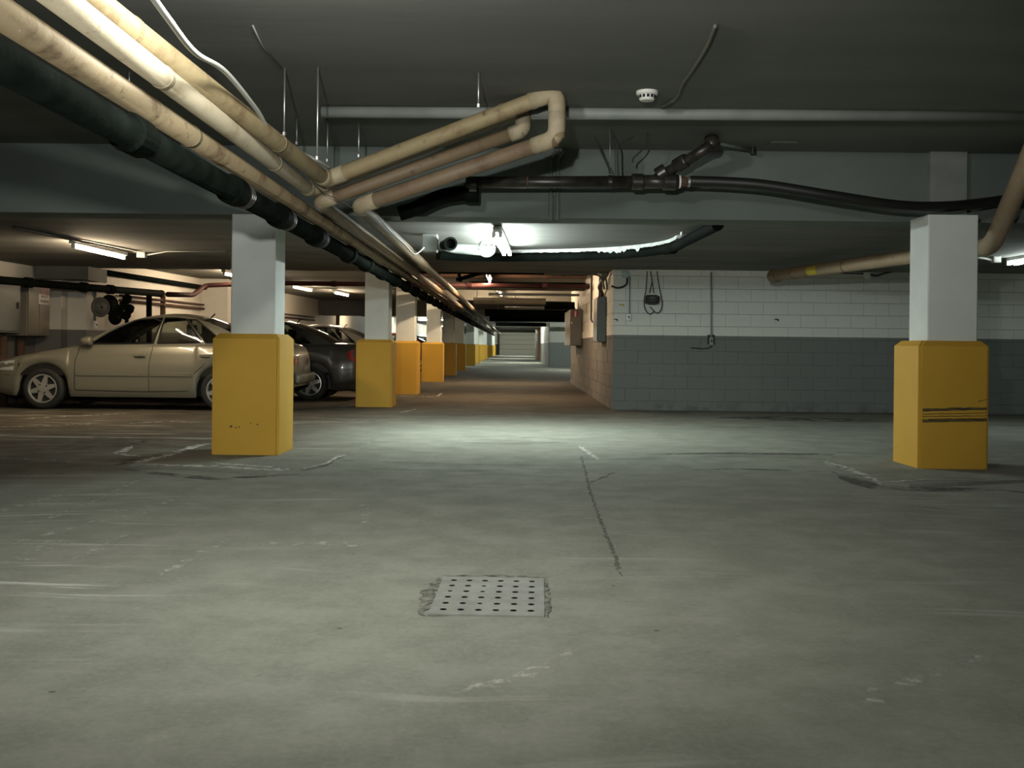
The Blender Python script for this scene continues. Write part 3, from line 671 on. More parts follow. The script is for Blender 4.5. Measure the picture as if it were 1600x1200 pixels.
# black pipe in front of the beam
yb = 8.45
o = empty('black_branch_pipe', V(740, 285, yb)); tag(o, 'black steel pipe running level in front of the beam, with fittings at its right end', 'pipe')
org = Vector(o.location)
def rel(*a): return V(*a) - org
tube_obj('pipe', [rel(728, 285, yb), rel(1000, 284, yb)], 0.05, 'blacksteel', o, 16)
ring_obj('coupling', rel(996, 284, yb), (1, 0, 0), 0.068, 0.10, 'blacksteel', o, lip=0.01)
tube_obj('tee', [rel(1000, 284, yb), rel(1060, 284, yb)], 0.058, 'blacksteel', o, 16)
ring_obj('coupling', rel(1046, 284, yb), (1, 0, 0), 0.072, 0.11, 'blacksteel', o, lip=0.01)
r_ = ring_obj('collar', rel(1061, 284, yb), (1, 0, 0), 0.056, 0.022, 'plastic', o); r_['label'] = 'white plastic collar'
ring_obj('adapter', rel(1067, 284, yb), (1, 0, 0), 0.042, 0.06, 'rust', o); ring_obj('hose_clamp', rel(1076, 284, yb), (1, 0, 0), 0.047, 0.02, 'steel', o)
ring_obj('pipe_clamp', rel(953, 284, yb), (1, 0, 0), 0.055, 0.03, 'blacksteel', o); ring_obj('pipe_clamp', rel(739, 288, yb), (1, 0, 0), 0.06, 0.06, 'blacksteel', o)
ring_obj('pipe_clamp', rel(824, 285, yb), (1, 0, 0), 0.053, 0.012, 'rust', o)
tube_obj('branch', [rel(1025, 280, yb), rel(1062, 257, 8.4), rel(1086, 243, 8.3), rel(1112, 226, 8.2)], 0.045, 'blacksteel', o, 14)
ring_obj('coupling', rel(1064, 255, 8.38), rel(1086, 243, 8.3) - rel(1062, 257, 8.4), 0.06, 0.12, 'blacksteel', o, lip=0.012)
ring_obj('coupling', rel(1034, 270, 8.43), rel(1062, 257, 8.4) - rel(1025, 280, yb), 0.062, 0.09, 'blacksteel', o, lip=0.012)
tube_obj('branch_end', [rel(1112, 226, 8.2), VZ(1112, 216, TOP - 0.002) - org], 0.06, 'blacksteel', o, 14)
o2 = empty('black_hose', rel(1078, 283, yb) + org); tag(o2, 'black flexible hose sagging along the beam from the black pipe to the right', 'hose'); og = Vector(o2.location)
tube_obj('hose', [V(1078, 283, yb) - og, V(1140, 285, 8.4) - og, V(1200, 290, 8.35) - og, V(1300, 306, 8.3) - og, V(1400, 321, 8.36) - og, V(1470, 323, 8.5) - og, V(1530, 318, 8.74) - og, V(1600, 308, 8.84) - og, V(1690, 296, 8.86) - og, Vector((6.6, 8.88, 2.50)) - og, Vector((9.19, 8.88, 2.58)) - og], 0.045, 'black', o2, 14, curve=True)
# lower darker run of the black pipe, going left under the loop
o = empty('black_lower_pipe', V(745, 298, 8.6)); tag(o, 'short black pipe dropping away left beneath the sloping loop', 'pipe'); og = Vector(o.location)
tube_obj('pipe', [V(745, 300, 8.6) - og, V(690, 306, 8.6) - og, V(650, 326, 8.6) - og, V(624, 334, 8.6) - og], 0.065, 'iron', o, 14, rb=0.1)
ring_obj('hub_joint', V(737, 301, 8.6) - og, (1, 0, 0), 0.085, 0.12, 'iron', o, lip=0.015)
# bracket bar by the branch end
a, b = VZ(1116, 223, TOP - 0.03), VZ(1176, 235, TOP - 0.03)
o = tube_obj('bracket_bar', [a, b], 0.014, 'beam', None, 6); tag(o, 'flat grey steel bar from the black branch pipe to a ceiling bolt', 'bracket')
ring_obj('bolt', Vector((b.x, b.y, TOP - 0.03)), (0, 0, 1), 0.026, 0.06, 'blacksteel', o)

# ------------------------------------------------------------------ lamps
def strip_lamp(name, p0, p1, tubem, label, ceil, group, ntubes=1, wid=0.09):
    p0, p1 = Vector(p0), Vector(p1); mid = (p0 + p1) / 2; d = (p1 - p0); L = d.length
    t = empty(name, (mid.x, mid.y, ceil)); t.rotation_euler[2] = math.atan2(d.y, d.x) ; tag(t, label, 'lamp', group)
    zt = mid.z - ceil
    bm = bmesh.new(); box(bm, -L / 2 - 0.05, L / 2 + 0.05, -wid / 2, wid / 2, zt + 0.03, min(0.0, zt + 0.09)); bevel(bm, 0.006); link('housing', bm, 'fixture', t)
    if zt + 0.09 < -0.01:
        for e in (-1, 1): tube_obj('stem', [(e * L * 0.35, 0, zt + 0.08), (e * L * 0.35, 0, 0)], 0.008, 'steel', t, 8)
    for k in range(ntubes):
        y = 0 if ntubes == 1 else (k - 0.5) * wid * 0.75
        bm = bmesh.new(); tube(bm, [(-L / 2, y, zt), (L / 2, y, zt)], 0.019, 10); link('tube', bm, tubem, t, True)['label'] = 'glowing tube'
        for e in (-1, 1): box_obj('lamp_holder', e * (L / 2 + 0.02) - 0.015, e * (L / 2 + 0.02) + 0.015, y - 0.02, y + 0.02, zt - 0.022, zt + 0.035, 'fixture', t)
    return t
strip_lamp('strip_lamp', (-0.185, 10.45, 2.14), (-0.10, 12.5, 2.14), 'tube_cold', 'bright cold white strip lamp under the low soffit in the middle', SOF, 'cold strip lamps', 2, 0.09)
strip_lamp('strip_lamp', (6.62, 11.85, 2.17), (6.62, 13.45, 2.17), 'tube_side', 'cold white strip lamp cut by the right edge of the frame', SOF, 'cold strip lamps', 2, 0.13)
g = 'warm strip lamps over the left bays'
strip_lamp('strip_lamp', (-5.43, 12.45, 2.17), (-5.44, 14.05, 2.17), 'tube_warm', 'warm strip lamp over the front half of the beige sedan', SOF, g)
strip_lamp('strip_lamp', (-5.60, 19.5, 2.33), (-5.45, 21.0, 2.33), 'tube_warm', 'warm strip lamp whose left tip shows beside the near column', 2.42, g)
strip_lamp('strip_lamp', (-5.2, 23.7, 2.33), (-5.07, 25.2, 2.33), 'tube_warm', 'warm strip lamp just right of the near column shaft', 2.42, g)
strip_lamp('strip_lamp', (-4.65, 26.1, 2.33), (-4.55, 27.6, 2.33), 'tube_warm', 'warm strip lamp left of the second column', 2.42, g)
strip_lamp('strip_lamp', (-5.2, 36, 2.33), (-5.2, 37.5, 2.33), 'tube_warm', 'warm strip lamp seen as a dot in the gap after the third column', 2.42, g)
g = 'strip lamps down the aisle'
strip_lamp('strip_lamp', (-0.50, 19.0, 2.30), (-0.50, 20.3, 2.30), 'tube_aisle', 'nearest amber strip lamp over the aisle, above the red pipe', 2.72, g)
strip_lamp('strip_lamp', (-0.42, 26.5, 2.40), (-0.36, 27.8, 2.40), 'tube_aisle', 'second amber strip lamp over the aisle, below the red pipe', 2.72, g)
strip_lamp('strip_lamp', (-0.2, 62, 2.40), (0.95, 62, 2.40), 'tube_far', 'white strip lamp set crosswise over the far end of the aisle', 2.72, g)
strip_lamp('strip_lamp', (-0.3, 81.5, 2.40), (-0.3, 82.8, 2.40), 'tube_far', 'last white lamp of the aisle, a dot above the garage door', 2.72, g)
strip_lamp('strip_lamp', (3.4, 43.5, 2.5), (4.7, 43.5, 2.5), 'tube_far', 'added unseen white lamp in the right bay before the far block wall', 2.72, g)  # added out of view to brighten the far wall and aisle floor
strip_lamp('strip_lamp', (-5.0, 53, 2.33), (-3.7, 53, 2.33), 'tube_far', 'added pale lamp deep in the left bays, nearer of the two beyond the red sedan', 2.42, g)  # added among the left bays to brighten the far aisle
strip_lamp('strip_lamp', (-5.0, 70, 2.33), (-3.7, 70, 2.33), 'tube_far', 'added pale lamp deep in the left bays, further of the two beyond the red sedan', 2.42, g)  # added further back, again to brighten the aisle floor
strip_lamp('strip_lamp', (-0.6, 104.5, 2.55), (1.6, 104.5, 2.55), 'tube_far', 'added lamp tucked out of view behind the last beam, lighting the garage door', 2.72, g)  # added where the beam hides it, to brighten the door
# conduit and junction box past the first warm lamp
o = empty('junction_box', VZ(222, 394, SOF)); tag(o, 'small junction box beyond the first warm strip lamp, with a thin wire to the column', 'junction box'); og = Vector(o.location)
box_obj('box', -0.06, 0.06, -0.05, 0.05, -0.08, 0.0, 'conduit', o, 0.008)
tube_obj('wire', [(0.06, 0, -0.04), VZ(262, 393, SOF - 0.02) - og, VZ(352, 393, SOF - 0.02) - og], 0.008, 'conduit', o, 6)
tube_obj('conduit', [(-0.05, -0.2, -0.02), VZ(20, 355, SOF - 0.02) - og], 0.015, 'blacksteel', o, 6)
o = empty('junction_box', VZ(1556, 401, SOF)); tag(o, 'white junction box with a short cable just right of the lone column', 'junction box'); og = Vector(o.location)
box_obj('box', -0.05, 0.05, -0.05, 0.05, -0.08, 0.0, 'plastic', o, 0.008)
tube_obj('cable', [(-0.05, 0, -0.05), VZ(1540, 404, SOF - 0.03) - og, VZ(1520, 401, SOF - 0.02) - og], 0.015, 'cable_white', o, 6)

# black pipe hugging the soffit, its jacket torn
pts = [VZ(1122, 351, 2.15), VZ(1108, 358, 2.15), VZ(1074, 375, 2.15), VZ(1046, 388, 2.15), VZ(985, 396, 2.15), VZ(905, 400, 2.15), VZ(790, 402, 2.15), VZ(722, 401, 2.15), VZ(684, 399, 2.15)]
o = empty('soffit_pipe', pts[0]); tag(o, 'curving black pipe tight under the low soffit with torn white jacket', 'pipe')
tube_obj('pipe', [p - pts[0] for p in pts], 0.056, 'iron', o, 14, curve=True)
bm = bmesh.new(); sp_ = spline(pts[2:7], 26); pv = None
for i, p in enumerate(sp_):
    t_ = (sp_[min(i + 1, len(sp_) - 1)] - sp_[max(i - 1, 0)]).normalized(); nn = Vector((t_.y, -t_.x, 0))
    if nn.y > 0: nn = -nn
    q = p - pts[0] + nn * 0.058; drop = 0.012 * random.random() + (0.05 * random.random() if 44 < i < 70 else 0)
    a_ = bm.verts.new(q + Vector((0, 0, 0.09))); b_ = bm.verts.new(q + Vector((0, 0, 0.055 - drop)) + nn * 0.004)
    if pv: bm.faces.new((pv[0], a_, b_, pv[1]))
    pv = (a_, b_)
link('torn_jacket', bm, 'insul', o)['label'] = 'ragged white edge of insulation'
ring_obj('coupling', pts[3] - pts[0], pts[4] - pts[3], 0.07, 0.16, 'iron', o)
# grey box, capped pipe stub and coil beside the cold lamp
a, b = V(660, 382, 11.4), V(684, 394, 11.4)
tag(box_obj('junction_box', a.x, b.x, 11.3, 11.5, b.z, SOF, 'conduit', None, 0.01), 'grey box under the soffit left of the cold strip lamp', 'junction box')
c = V(703, 381, 11.2); o = empty('pipe_stub', c); tag(o, 'open black pipe stub under the soffit beside the cold lamp', 'pipe')
bm = bmesh.new(); lathe(bm, [(0.058, -0.35), (0.058, -0.02), (0.075, -0.02), (0.075, 0.05), (0.055, 0.05), (0.05, -0.05), (0.0, -0.05)], 20, axis_mtx((0, 0, 0), (0.25, -1, -0.05))); link('socket', bm, 'iron', o)
tube_obj('elbow', [(-0.06, 0.25, 0.01), (-0.02, 0.5, 0.0), (0.45, 0.62, -0.02)], 0.06, 'conduit', o, 14, rb=0.1)
c = V(757, 382, 11.3); o = empty('cable_coil', c); tag(o, 'coil of grey cable hung under the soffit left of the cold lamp', 'cable')
for k, (r__, dz) in enumerate(((0.035, 0.0), (0.055, -0.008), (0.075, -0.02), (0.085, -0.05))):
    pp = [Vector((r__ * math.cos(2 * math.pi * s / 24) * 1.05 + 0.008 * k, 0.012 * k, dz + r__ * math.sin(2 * math.pi * s / 24))) for s in range(24)]; pp.append(pp[0])
    tube_obj('turn', pp, 0.008, 'conduit', o, 6)
tube_obj('hook', [(0, 0, 0.06), (0, 0, SOF - c.z)], 0.006, 'steel', o, 6)
# rod hanging near soffit pipe
o = tube_obj('hanger_rod', [VZ(821, 390, SOF), V(821, 408, VZ(821, 390, SOF).y)], 0.006, 'steel', None, 6); tag(o, 'tiny rod under the soffit just right of the cold lamp', 'hanger rod')
# recess plate on soffit
a, b = VZ(945, 350, SOF), VZ(1022, 357, SOF)
tag(box_obj('cover_strip', a.x, b.x, 9.75, 9.95, SOF - 0.014, SOF, 'soffit', None, 0.003), 'thin cover strip on the soffit just behind the beam', 'plate')

# ------------------------------------------------------------------ right side lagged pipe
e0 = V(1548, 384, 9.0); e1 = V(1640, 170, 8.0)
q = [e1, V(1596, 278, 8.25), V(1550, 385, 9.0), V(1400, 404, 11.3), V(1212, 431, 14.6)]
z_ = q[2].z
o = empty('lagged_pipe', q[2]); tag(o, 'tan lagged pipe passing behind the lone right column and rising at the right edge', 'pipe'); og = Vector(q[2])
bm = bmesh.new(); tube(bm, [p - og for p in q], 0.082, 18, 0.16, 8); link('lagging', bm, 'lag_brown', o, True)
d_ = (q[4] - q[3]).normalized()
ring_obj('end_collar', q[4] - og, d_, 0.094, 0.2, 'lag_stain', o)
for k in (0.35, 0.8): ring_obj('joint_band', q[3].lerp(q[4], k) - og, d_, 0.085, 0.04, 'lag_stain', o)
lab_p = q[3].lerp(q[4], 0.60); 
bm = bmesh.new(); vs = []
sd = Vector((-1, 0.25, 0)).normalized()
for s in range(7):
    an = R(-50 + s * 14); off = (Vector((0, -1, 0)) * 0); nrm = (Vector((-d_.y, d_.x, 0)).normalized() * math.cos(an) + Vector((0, 0, 1)) * math.sin(an)) * 0.084
    vs.append((bm.verts.new(lab_p - og + nrm - d_ * 0.14), bm.verts.new(lab_p - og + nrm + d_ * 0.14)))
for s in range(6): bm.faces.new((vs[s][0], vs[s + 1][0], vs[s + 1][1], vs[s][1]))
link('yellow_label', bm, 'tagyellow', o)['label'] = 'yellow pipe marker'

# ------------------------------------------------------------------ fittings on the right block wall
yw = WY - 0.004
def wallp(px, py): return V(px, py, yw)
c = wallp(977, 429); o = empty('junction_box', c); tag(o, 'pale blue junction box at the top corner of the block wall', 'junction box')
box_obj('box', -0.055, 0.055, -0.07, 0, -0.05, 0.05, 'bluebox', o, 0.006); box_obj('lid', -0.045, 0.045, -0.076, -0.07, -0.04, 0.04, 'bluebox', o, 0.002)
o = tube_obj('cable', [wallp(980, 434) - Y0 * .02, wallp(978, 445) - Y0 * .03, wallp(966, 450) - Y0 * .03, wallp(955, 447) - Y0 * .03], 0.016, 'cable_dark', None, 8, curve=True); tag(o, 'thick black cable looping from the wall corner to the blue box', 'cable')
c = wallp(982, 496); o = empty('switch_box', c); tag(o, 'pale switch box on the upper block wall below the blue box', 'switch')
box_obj('box', -0.04, 0.035, -0.05, 0, -0.055, 0.055, 'plastic', o, 0.006); box_obj('toggle', -0.008, 0.008, -0.065, -0.05, -0.015, 0.02, 'slot', o)
tube_obj('conduit', [(0.015, -0.015, 0.05), wallp(984, 432) - c + Vector((0, -0.015, 0))], 0.011, 'conduit', o, 8)
# ballast with looped cable
c = wallp(1018, 467); o = empty('transformer', c); tag(o, 'dark transformer wrapped in looped cable hung on the block wall', 'transformer')
box_obj('case', -0.09, 0.085, -0.1, 0, -0.06, 0.06, 'cable_dark', o, 0.012); box_obj('face_plate', -0.045, 0.04, -0.106, -0.1, -0.025, 0.03, 'panelgrey', o, 0.004)
for k in range(5):
    bm = bmesh.new(); pp = [Vector((0.11 * math.cos(2 * math.pi * s / 18), -0.06 - 0.012 * k, -0.02 + 0.03 * math.sin(2 * math.pi * s / 18) + 0.02 * (k - 2))) for s in range(18)]; pp.append(pp[0])
    tube(bm, pp, 0.008, 6); link('cable_wrap', bm, 'cable_dark', o, True)
for pts in ([(1011, 424), (1009, 452), (1006, 470), (1008, 484), (1015, 491), (1021, 487)], [(1026, 424), (1030, 450), (1034, 472), (1032, 485), (1025, 489), (1015, 479)], [(1016, 424), (1019, 442), (1021, 458)], [(1019, 440), (1014, 458)]):
    tube_obj('cable', [wallp(*p) - c + Vector((0, -0.03, 0)) for p in pts], 0.008, 'cable_dark', o, 6, curve=True)
# switch with conduit from the ceiling, grimy
c = wallp(1111, 533); o = empty('switch_box', c); tag(o, 'grey switch box on the dado with a conduit up to the soffit', 'switch')
box_obj('box', -0.028, 0.03, -0.05, 0, -0.065, 0.06, 'conduit', o, 0.006); box_obj('toggle', -0.008, 0.008, -0.062, -0.05, -0.02, 0.02, 'slot', o)
tube_obj('conduit', [(0.0, -0.018, 0.05), wallp(1111, 425) - c + Vector((0, -0.018, 0))], 0.013, 'conduit', o, 8)
tube_obj('tail', [(0.01, -0.02, -0.06), (-0.02, -0.02, -0.1), (-0.12, -0.015, -0.12), (-0.32, -0.012, -0.11)], 0.009, 'cable_dark', o, 6, curve=True)
box_obj('grime', -0.06, 0.06, -0.002, 0, -0.05, 0.1, 'cable_dark', o)
# scribbles and paint patches
for (px, py, w_, h_, m_, lb) in ((971, 476, 0.075, 0.02, 'tagyellow', 'yellow paint dab on the block wall left of the transformer'), (962, 499, 0.06, 0.018, 'cable_dark', 'dark scuff mark at the left corner of the block wall'), (1213, 499, 0.07, 0.018, 'cable_dark', 'dark scuff mark on the block wall near the lone column')):
    c = wallp(px, py); bm = bmesh.new()
    for k in range(4):
        x = -w_ / 2 + w_ * k / 4; vs = box(bm, x, x + w_ / 3, -0.001, 0, -h_ * random.uniform(0.1, 0.6) - (0.02 if k == 3 else 0), h_ * random.uniform(0.1, 0.6))
    o = link('paint_mark', bm, m_, wall_r); o.location = c
c = V(1353, 431, WY - .004); o = empty('junction_box', c); tag(o, 'white junction box at the top of the block wall by the lone column', 'junction box')
box_obj('box', -0.05, 0.05, -0.07, 0, -0.055, 0.055, 'plastic', o, 0.006)
tube_obj('cable', [(0.05, -0.03, 0.02), (0.16, -0.03, 0.0), (0.28, -0.03, 0.04), (0.5, -0.03, 0.09)], 0.014, 'cable_dark', o, 6, curve=True)
tube_obj('cable', [(-0.05, -0.03, 0.03), (-0.3, -0.03, 0.035), (-0.7, -0.03, 0.06)], 0.01, 'cable_dark', o, 6, curve=True)

# aisle side of the block building: panel, hose cabinet, conduits
xs = WX - 0.004
def side(px, py):   # a point on the aisle wall plane
    d = xs * F / (px - CX); return V(px, py, d)
o = empty('breaker_box', (xs, 17.9, 1.45)); tag(o, 'tall grey breaker box on the aisle side of the block wall', 'breaker box')
box_obj('case', -0.14, 0, -0.55, 0.35, -0.36, 0.42, 'panelgrey', o, 0.008); box_obj('door', -0.152, -0.14, -0.50, 0.30, -0.33, 0.39, 'panelgrey', o, 0.004); box_obj('latch', -0.165, -0.152, 0.22, 0.26, -0.02, 0.06, 'steel', o)
for k in (-0.3, -0.1, 0.1): tube_obj('conduit', [(-0.06, k, 0.42), (-0.06, k, 0.9), (-0.03, k, 1.1)], 0.018, 'cable_dark', o, 8)
o = empty('fire_hose_cabinet', (xs, 24.3, 1.45)); tag(o, 'beige fire hose cabinet with a red sign on the aisle wall', 'cabinet')
box_obj('case', -0.28, 0, -0.9, 1.6, -0.42, 0.42, 'cabinet', o, 0.01); box_obj('door', -0.27, -0.02, -0.915, -0.9, -0.4, 0.4, 'cabinet', o, 0.005); box_obj('handle', -0.26, -0.235, -0.94, -0.915, 0.08, 0.13, 'plastic', o)
sg = box_obj('sign', -0.24, -0.09, -0.92, -0.914, 0.24, 0.39, 'signred', o); sg['label'] = 'red sign with a white stripe'; box_obj('stripe', -0.18, -0.145, -0.923, -0.919, 0.25, 0.38, 'signwhite', sg)
o = tube_obj('conduit', [(xs - .03, 20.3, 2.6), (xs - .03, 20.3, 1.55), (xs - .03, 20.0, 1.5)], 0.02, 'cable_dark', None, 8); tag(o, 'dark conduit dropping down the aisle wall beside the grey breaker box', 'conduit')
o = tube_obj('cable_bundle', [(xs - .05, 16.7, 2.22), (xs - .12, 17.3, 2.05), (xs - .06, 17.6, 1.95), (xs - .04, 17.75, 1.90)], 0.035, 'olive', None, 8, curve=True); tag(o, 'bundle of olive cables bending down to the grey breaker box', 'cable')

# ------------------------------------------------------------------ pipes crossing the aisle
def cross(name, y, z, x0, x1, r, m, label, rods=(), cat='pipe'):
    o = empty(name, (x0, y, z)); tag(o, label, cat); tube_obj('pipe', [(0, 0, 0), (x1 - x0, 0, 0)], r, m, o, 12)
    for x in rods: tube_obj('hanger', [(x - x0, 0, r), (x - x0, 0, 2.72 - z)], 0.008, 'steel', o, 6)
    return o
# red sprinkler main: from the valve at left, up and across the aisle
rp = [V(262, 460, 18.5), V(302, 461, 19.6), V(321, 446, 20.1), Vector((-5.0, 20.15, 2.205)), Vector((1.5, 20.15, 2.205))]
o = empty('sprinkler_main', rp[0]); tag(o, 'red sprinkler pipe crossing behind the columns and over the aisle', 'pipe'); tube_obj('pipe', [p - rp[0] for p in rp], 0.047, 'red', o, 12, rb=0.1)
for x in (-3.6, -0.9, 0.6): ring_obj('coupling', Vector((x, 20.15, 2.205)) - rp[0], (1, 0, 0), 0.06, 0.1, 'red', o)
cross('aisle_conduit', 17.5, 2.30, -1.2, 1.5, 0.02, 'conduit', 'thin grey conduit crossing the aisle just past the low soffit', cat='conduit')
cross('black_cross_pipe', 18.2, 2.35, -2.6, 1.5, 0.06, 'iron', 'black pipe crossing the aisle before the nearest amber lamp')
cross('black_cross_pipe', 21.4, 2.30, -0.2, 1.5, 0.06, 'iron', 'black pipe crossing the aisle behind the red sprinkler pipe')
cross('lagged_cross_pipe', 24.2, 2.07 + 0.01, -0.98, 0.75, 0.075, 'lag_light', 'cream lagged pipe crossing the aisle, end at a black band', (-0.9, 0.02))
cross('white_cross_pipe', 26.0, 1.98, -0.25, 1.57, 0.035, 'conduit', 'pale pipe crossing the aisle under the cream lagged one')
cross('black_cross_pipe', 25.2, 2.02, 0.75, 1.5, 0.1, 'iron', 'short black pipe carrying on from the cream lagged one')
cross('black_cross_pipe', 31, 2.02, -0.9, 3.5, 0.11, 'iron', 'thick black pipe crossing the aisle low, third in depth', (-0.5, 1.4))
cross('black_cross_pipe', 37, 2.02, -0.9, 3.5, 0.12, 'iron', 'thick black pipe crossing the aisle low, fourth in depth', (-0.5, 1.6))
cross('white_cross_pipe', 47, 2.16, -0.9, 3.5, 0.06, 'conduit', 'pale pipe crossing the far aisle before the far block wall', (0.55, 0.95))
cross('black_cross_pipe', 55, 2.2, -1, 2, 0.12, 'iron', 'black pipe crossing the far aisle just before the crosswise lamp')
cross('black_cross_pipe', 18.7, 2.50, -2.6, 1.5, 0.045, 'iron', 'slim black pipe high over the aisle just before the nearest amber lamp')
cross('rusty_cross_pipe', 21.0, 2.46, -2.6, 1.5, 0.05, 'rust', 'rusty pipe high over the aisle behind the nearest amber lamp')
cross('black_cross_pipe', 22.3, 2.36, -1.0, 1.5, 0.06, 'iron', 'black pipe running along the first beam of the aisle')
cross('grey_cross_pipe', 23.4, 2.20, -0.6, 1.5, 0.03, 'conduit', 'thin grey pipe just under the first beam of the aisle')
for dx_, lb in ((0, 'outer one'), (5, 'inner one')):
    o = tube_obj('bent_conduit', [V(850, 423 + dx_, 16.9), V(925 - dx_, 423 + dx_, 16.9), V(944 - dx_, 431 + dx_ * .6, 16.9), V(949 - dx_, 452, 16.9)], 0.016, 'olive', None, 8, curve=True); tag(o, 'olive conduit bending down at the top corner of the aisle wall, ' + lb, 'conduit')
# black diagonal pipe with a saddle near the bundle
o = tube_obj('black_diagonal_pipe', [V(714, 437, 17.6), V(762, 424, 18.0)], 0.035, 'iron', None, 10); tag(o, 'slanting black pipe above the bundle where the aisle opens', 'pipe')
ring_obj('saddle', V(718, 433, 17.6), (1, 0.2, 0.3), 0.09, 0.04, 'iron', o)

# ------------------------------------------------------------------ left wall equipment
# electrical cabinets on the near wall, with sign
o = empty('electric_cabinet', (-8.05, 16.05, 1.5)); tag(o, 'brownish electric cabinet with danger sign at the far left', 'electric cabinet')
box_obj('case', 0, 0.34, -0.05, 0.72, -0.42, 0.45, 'cabinet', o, 0.008)
box_obj('door', 0.34, 0.355, -0.03, 0.33, -0.40, 0.43, 'cabinet', o, 0.004); box_obj('door', 0.34, 0.355, 0.345, 0.70, -0.40, 0.43, 'cabinet', o, 0.004)
sg = box_obj('sign', 0.356, 0.36, 0.30, 0.68, 0.10, 0.42, 'signwhite', o); sg['label'] = 'white sign with a red band reading HAUTE TENSION'
box_obj('red_band', 0.36, 0.362, 0.32, 0.66, 0.26, 0.40, 'signred', sg)
text_mesh('lettering', 'HAUTE\nTENSION', 0.075, (0.3615, 0.49, 0.185), (R(90), 0, R(90)), 'ink', sg)
o = empty('electric_cabinet', (-8.05, 15.2, 1.5)); tag(o, 'grey-green electric cabinet cut by the left edge of the frame', 'electric cabinet')
box_obj('case', 0, 0.28, -0.4, 0.72, -0.38, 0.46, 'panelgrey', o, 0.008); box_obj('door', 0.28, 0.295, -0.36, 0.68, -0.35, 0.43, 'panelgrey', o, 0.004); box_obj('handle', 0.295, 0.31, 0.56, 0.6, 0.0, 0.1, 'slot', o)
for k, (yy, lb) in enumerate(((15.7, 'rusty riser pipe under the electric cabinets, nearer one'), (16.25, 'rusty riser pipe under the electric cabinets, further one'))):
    t_ = tube_obj('rusty_pipe', [(-7.93, yy, 0.0), (-7.93, yy, 1.07)], 0.06, 'rust', None, 12); tag(t_, lb, 'pipe')
# grey duct box under the ceiling
o = empty('duct_box', (-7.5, 17.0, 2.03)); tag(o, 'grey box duct hung under the ceiling beside the electric cabinets', 'duct')
box_obj('casing', -0.45, 0.43, -0.25, 0.5, 0, SOF - 2.03, 'ductgrey', o, 0.006); box_obj('flange', 0.40, 0.44, -0.26, 0.51, -0.01, SOF - 2.03, 'ductgrey', o)
# black main along the left wall with two hand wheels and a drop
p0, p1 = V(-20, 436, 14.8), V(252, 459, 18.4)
o = empty('valve_manifold', p0); tag(o, 'black main pipe along the left wall with two hand wheels above the sedan', 'pipe')
tube_obj('main', [(0, 0, 0), p1 - p0], 0.062, 'iron', o, 12); dm = (p1 - p0).normalized()
for k in (0.2, 0.5, 0.66): ring_obj('coupling', (p1 - p0) * k, dm, 0.08, 0.12, 'iron', o)
bm = bmesh.new(); bmesh.ops.create_uvsphere(bm, u_segments=14, v_segments=10, radius=0.07); oo = link('end_cap', bm, 'rust', o, True); oo.location = p1 - p0
tube_obj('drop_pipe', [V(233, 460, 18.2) - p0, V(233, 540, 18.2) - p0], 0.05, 'iron', o, 12)
tube_obj('secondary', [V(100, 446, 16.2) - p0, V(200, 452, 17.6) - p0], 0.028, 'rust', o, 8)
def hand_wheel(c, r, m):
    w_ = empty('hand_wheel', c); w_.parent = o
    bm = bmesh.new(); pp = [Vector((0.0, r * math.cos(2 * math.pi * s / 24), r * math.sin(2 * math.pi * s / 24))) for s in range(24)]; pp.append(pp[0]); tube(bm, pp, 0.02, 8)
    lathe(bm, [(r * 0.93, -0.012), (r * 0.93, 0.012)], 20, axis_mtx((0, 0, 0), (1, 0, 0)))
    COL.objects.unlink(w_); bpy.data.objects.remove(w_)
    k_ = link('hand_wheel', bm, m, o, True); k_.location = c; k_.rotation_euler = (0, 0, R(-35)); return k_
hand_wheel(V(157, 480, 16.9) - p0, 0.15, 'ductgrey')['label'] = 'grey disc wheel'
hand_wheel(V(171, 476, 17.1) - p0, 0.15, 'iron')
tube_obj('spindle', [V(157, 480, 16.9) - p0, V(198, 477, 17.6) - p0], 0.025, 'iron', o, 8)
for (px, py, d, r_b) in ((196, 472, 17.5, 0.085), (184, 492, 17.3, 0.07), (200, 488, 17.5, 0.08)):
    bm = bmesh.new(); lathe(bm, [(r_b * .5, -0.14), (r_b * .8, -0.12), (r_b, -0.05), (r_b * .75, 0.0), (r_b, 0.05), (r_b * .8, 0.12), (r_b * .5, 0.14)], 12, axis_mtx(V(px, py, d) - p0, (0.4, 0.3, 1))); link('valve_body', bm, 'iron', o)
hand_wheel(V(180, 496, 17.2) - p0, 0.11, 'iron')
tube_obj('riser', [V(198, 460, 17.6) - p0, V(198, 505, 17.6) - p0], 0.035, 'iron', o, 8)
# twin brown conduits along the left wall
o = empty('wall_conduits', (wx(18.4) + .06, 18.4, 1.80)); tag(o, 'twin brown conduits running along the left wall behind the sedans', 'conduit')
for dz, r__ in ((0.05, 0.02), (-0.04, 0.028)):
    tube_obj('conduit', [(0, 0, dz), (wx(31.4) - wx(18.4), 13.0, dz - 0.02)], r__, 'rust', o, 8)
for y in (20.3, 24.5, 28): box_obj('bracket', wx(y) - wx(18.4) - 0.06, wx(y) - wx(18.4) + 0.03, y - 18.4 - 0.03, y - 18.4 + 0.03, -0.3, 0.14, 'rust', o)
# black tray high on the left wall
a, b = Vector((wx(17.7) + 0.09, 17.7, 2.22)), Vector((wx(26) + 0.09, 26, 2.22))
o = tube_obj('black_wall_pipe', [a, b], 0.05, 'iron', None, 8); tag(o, 'black pipe high on the left wall just under the ceiling', 'pipe')
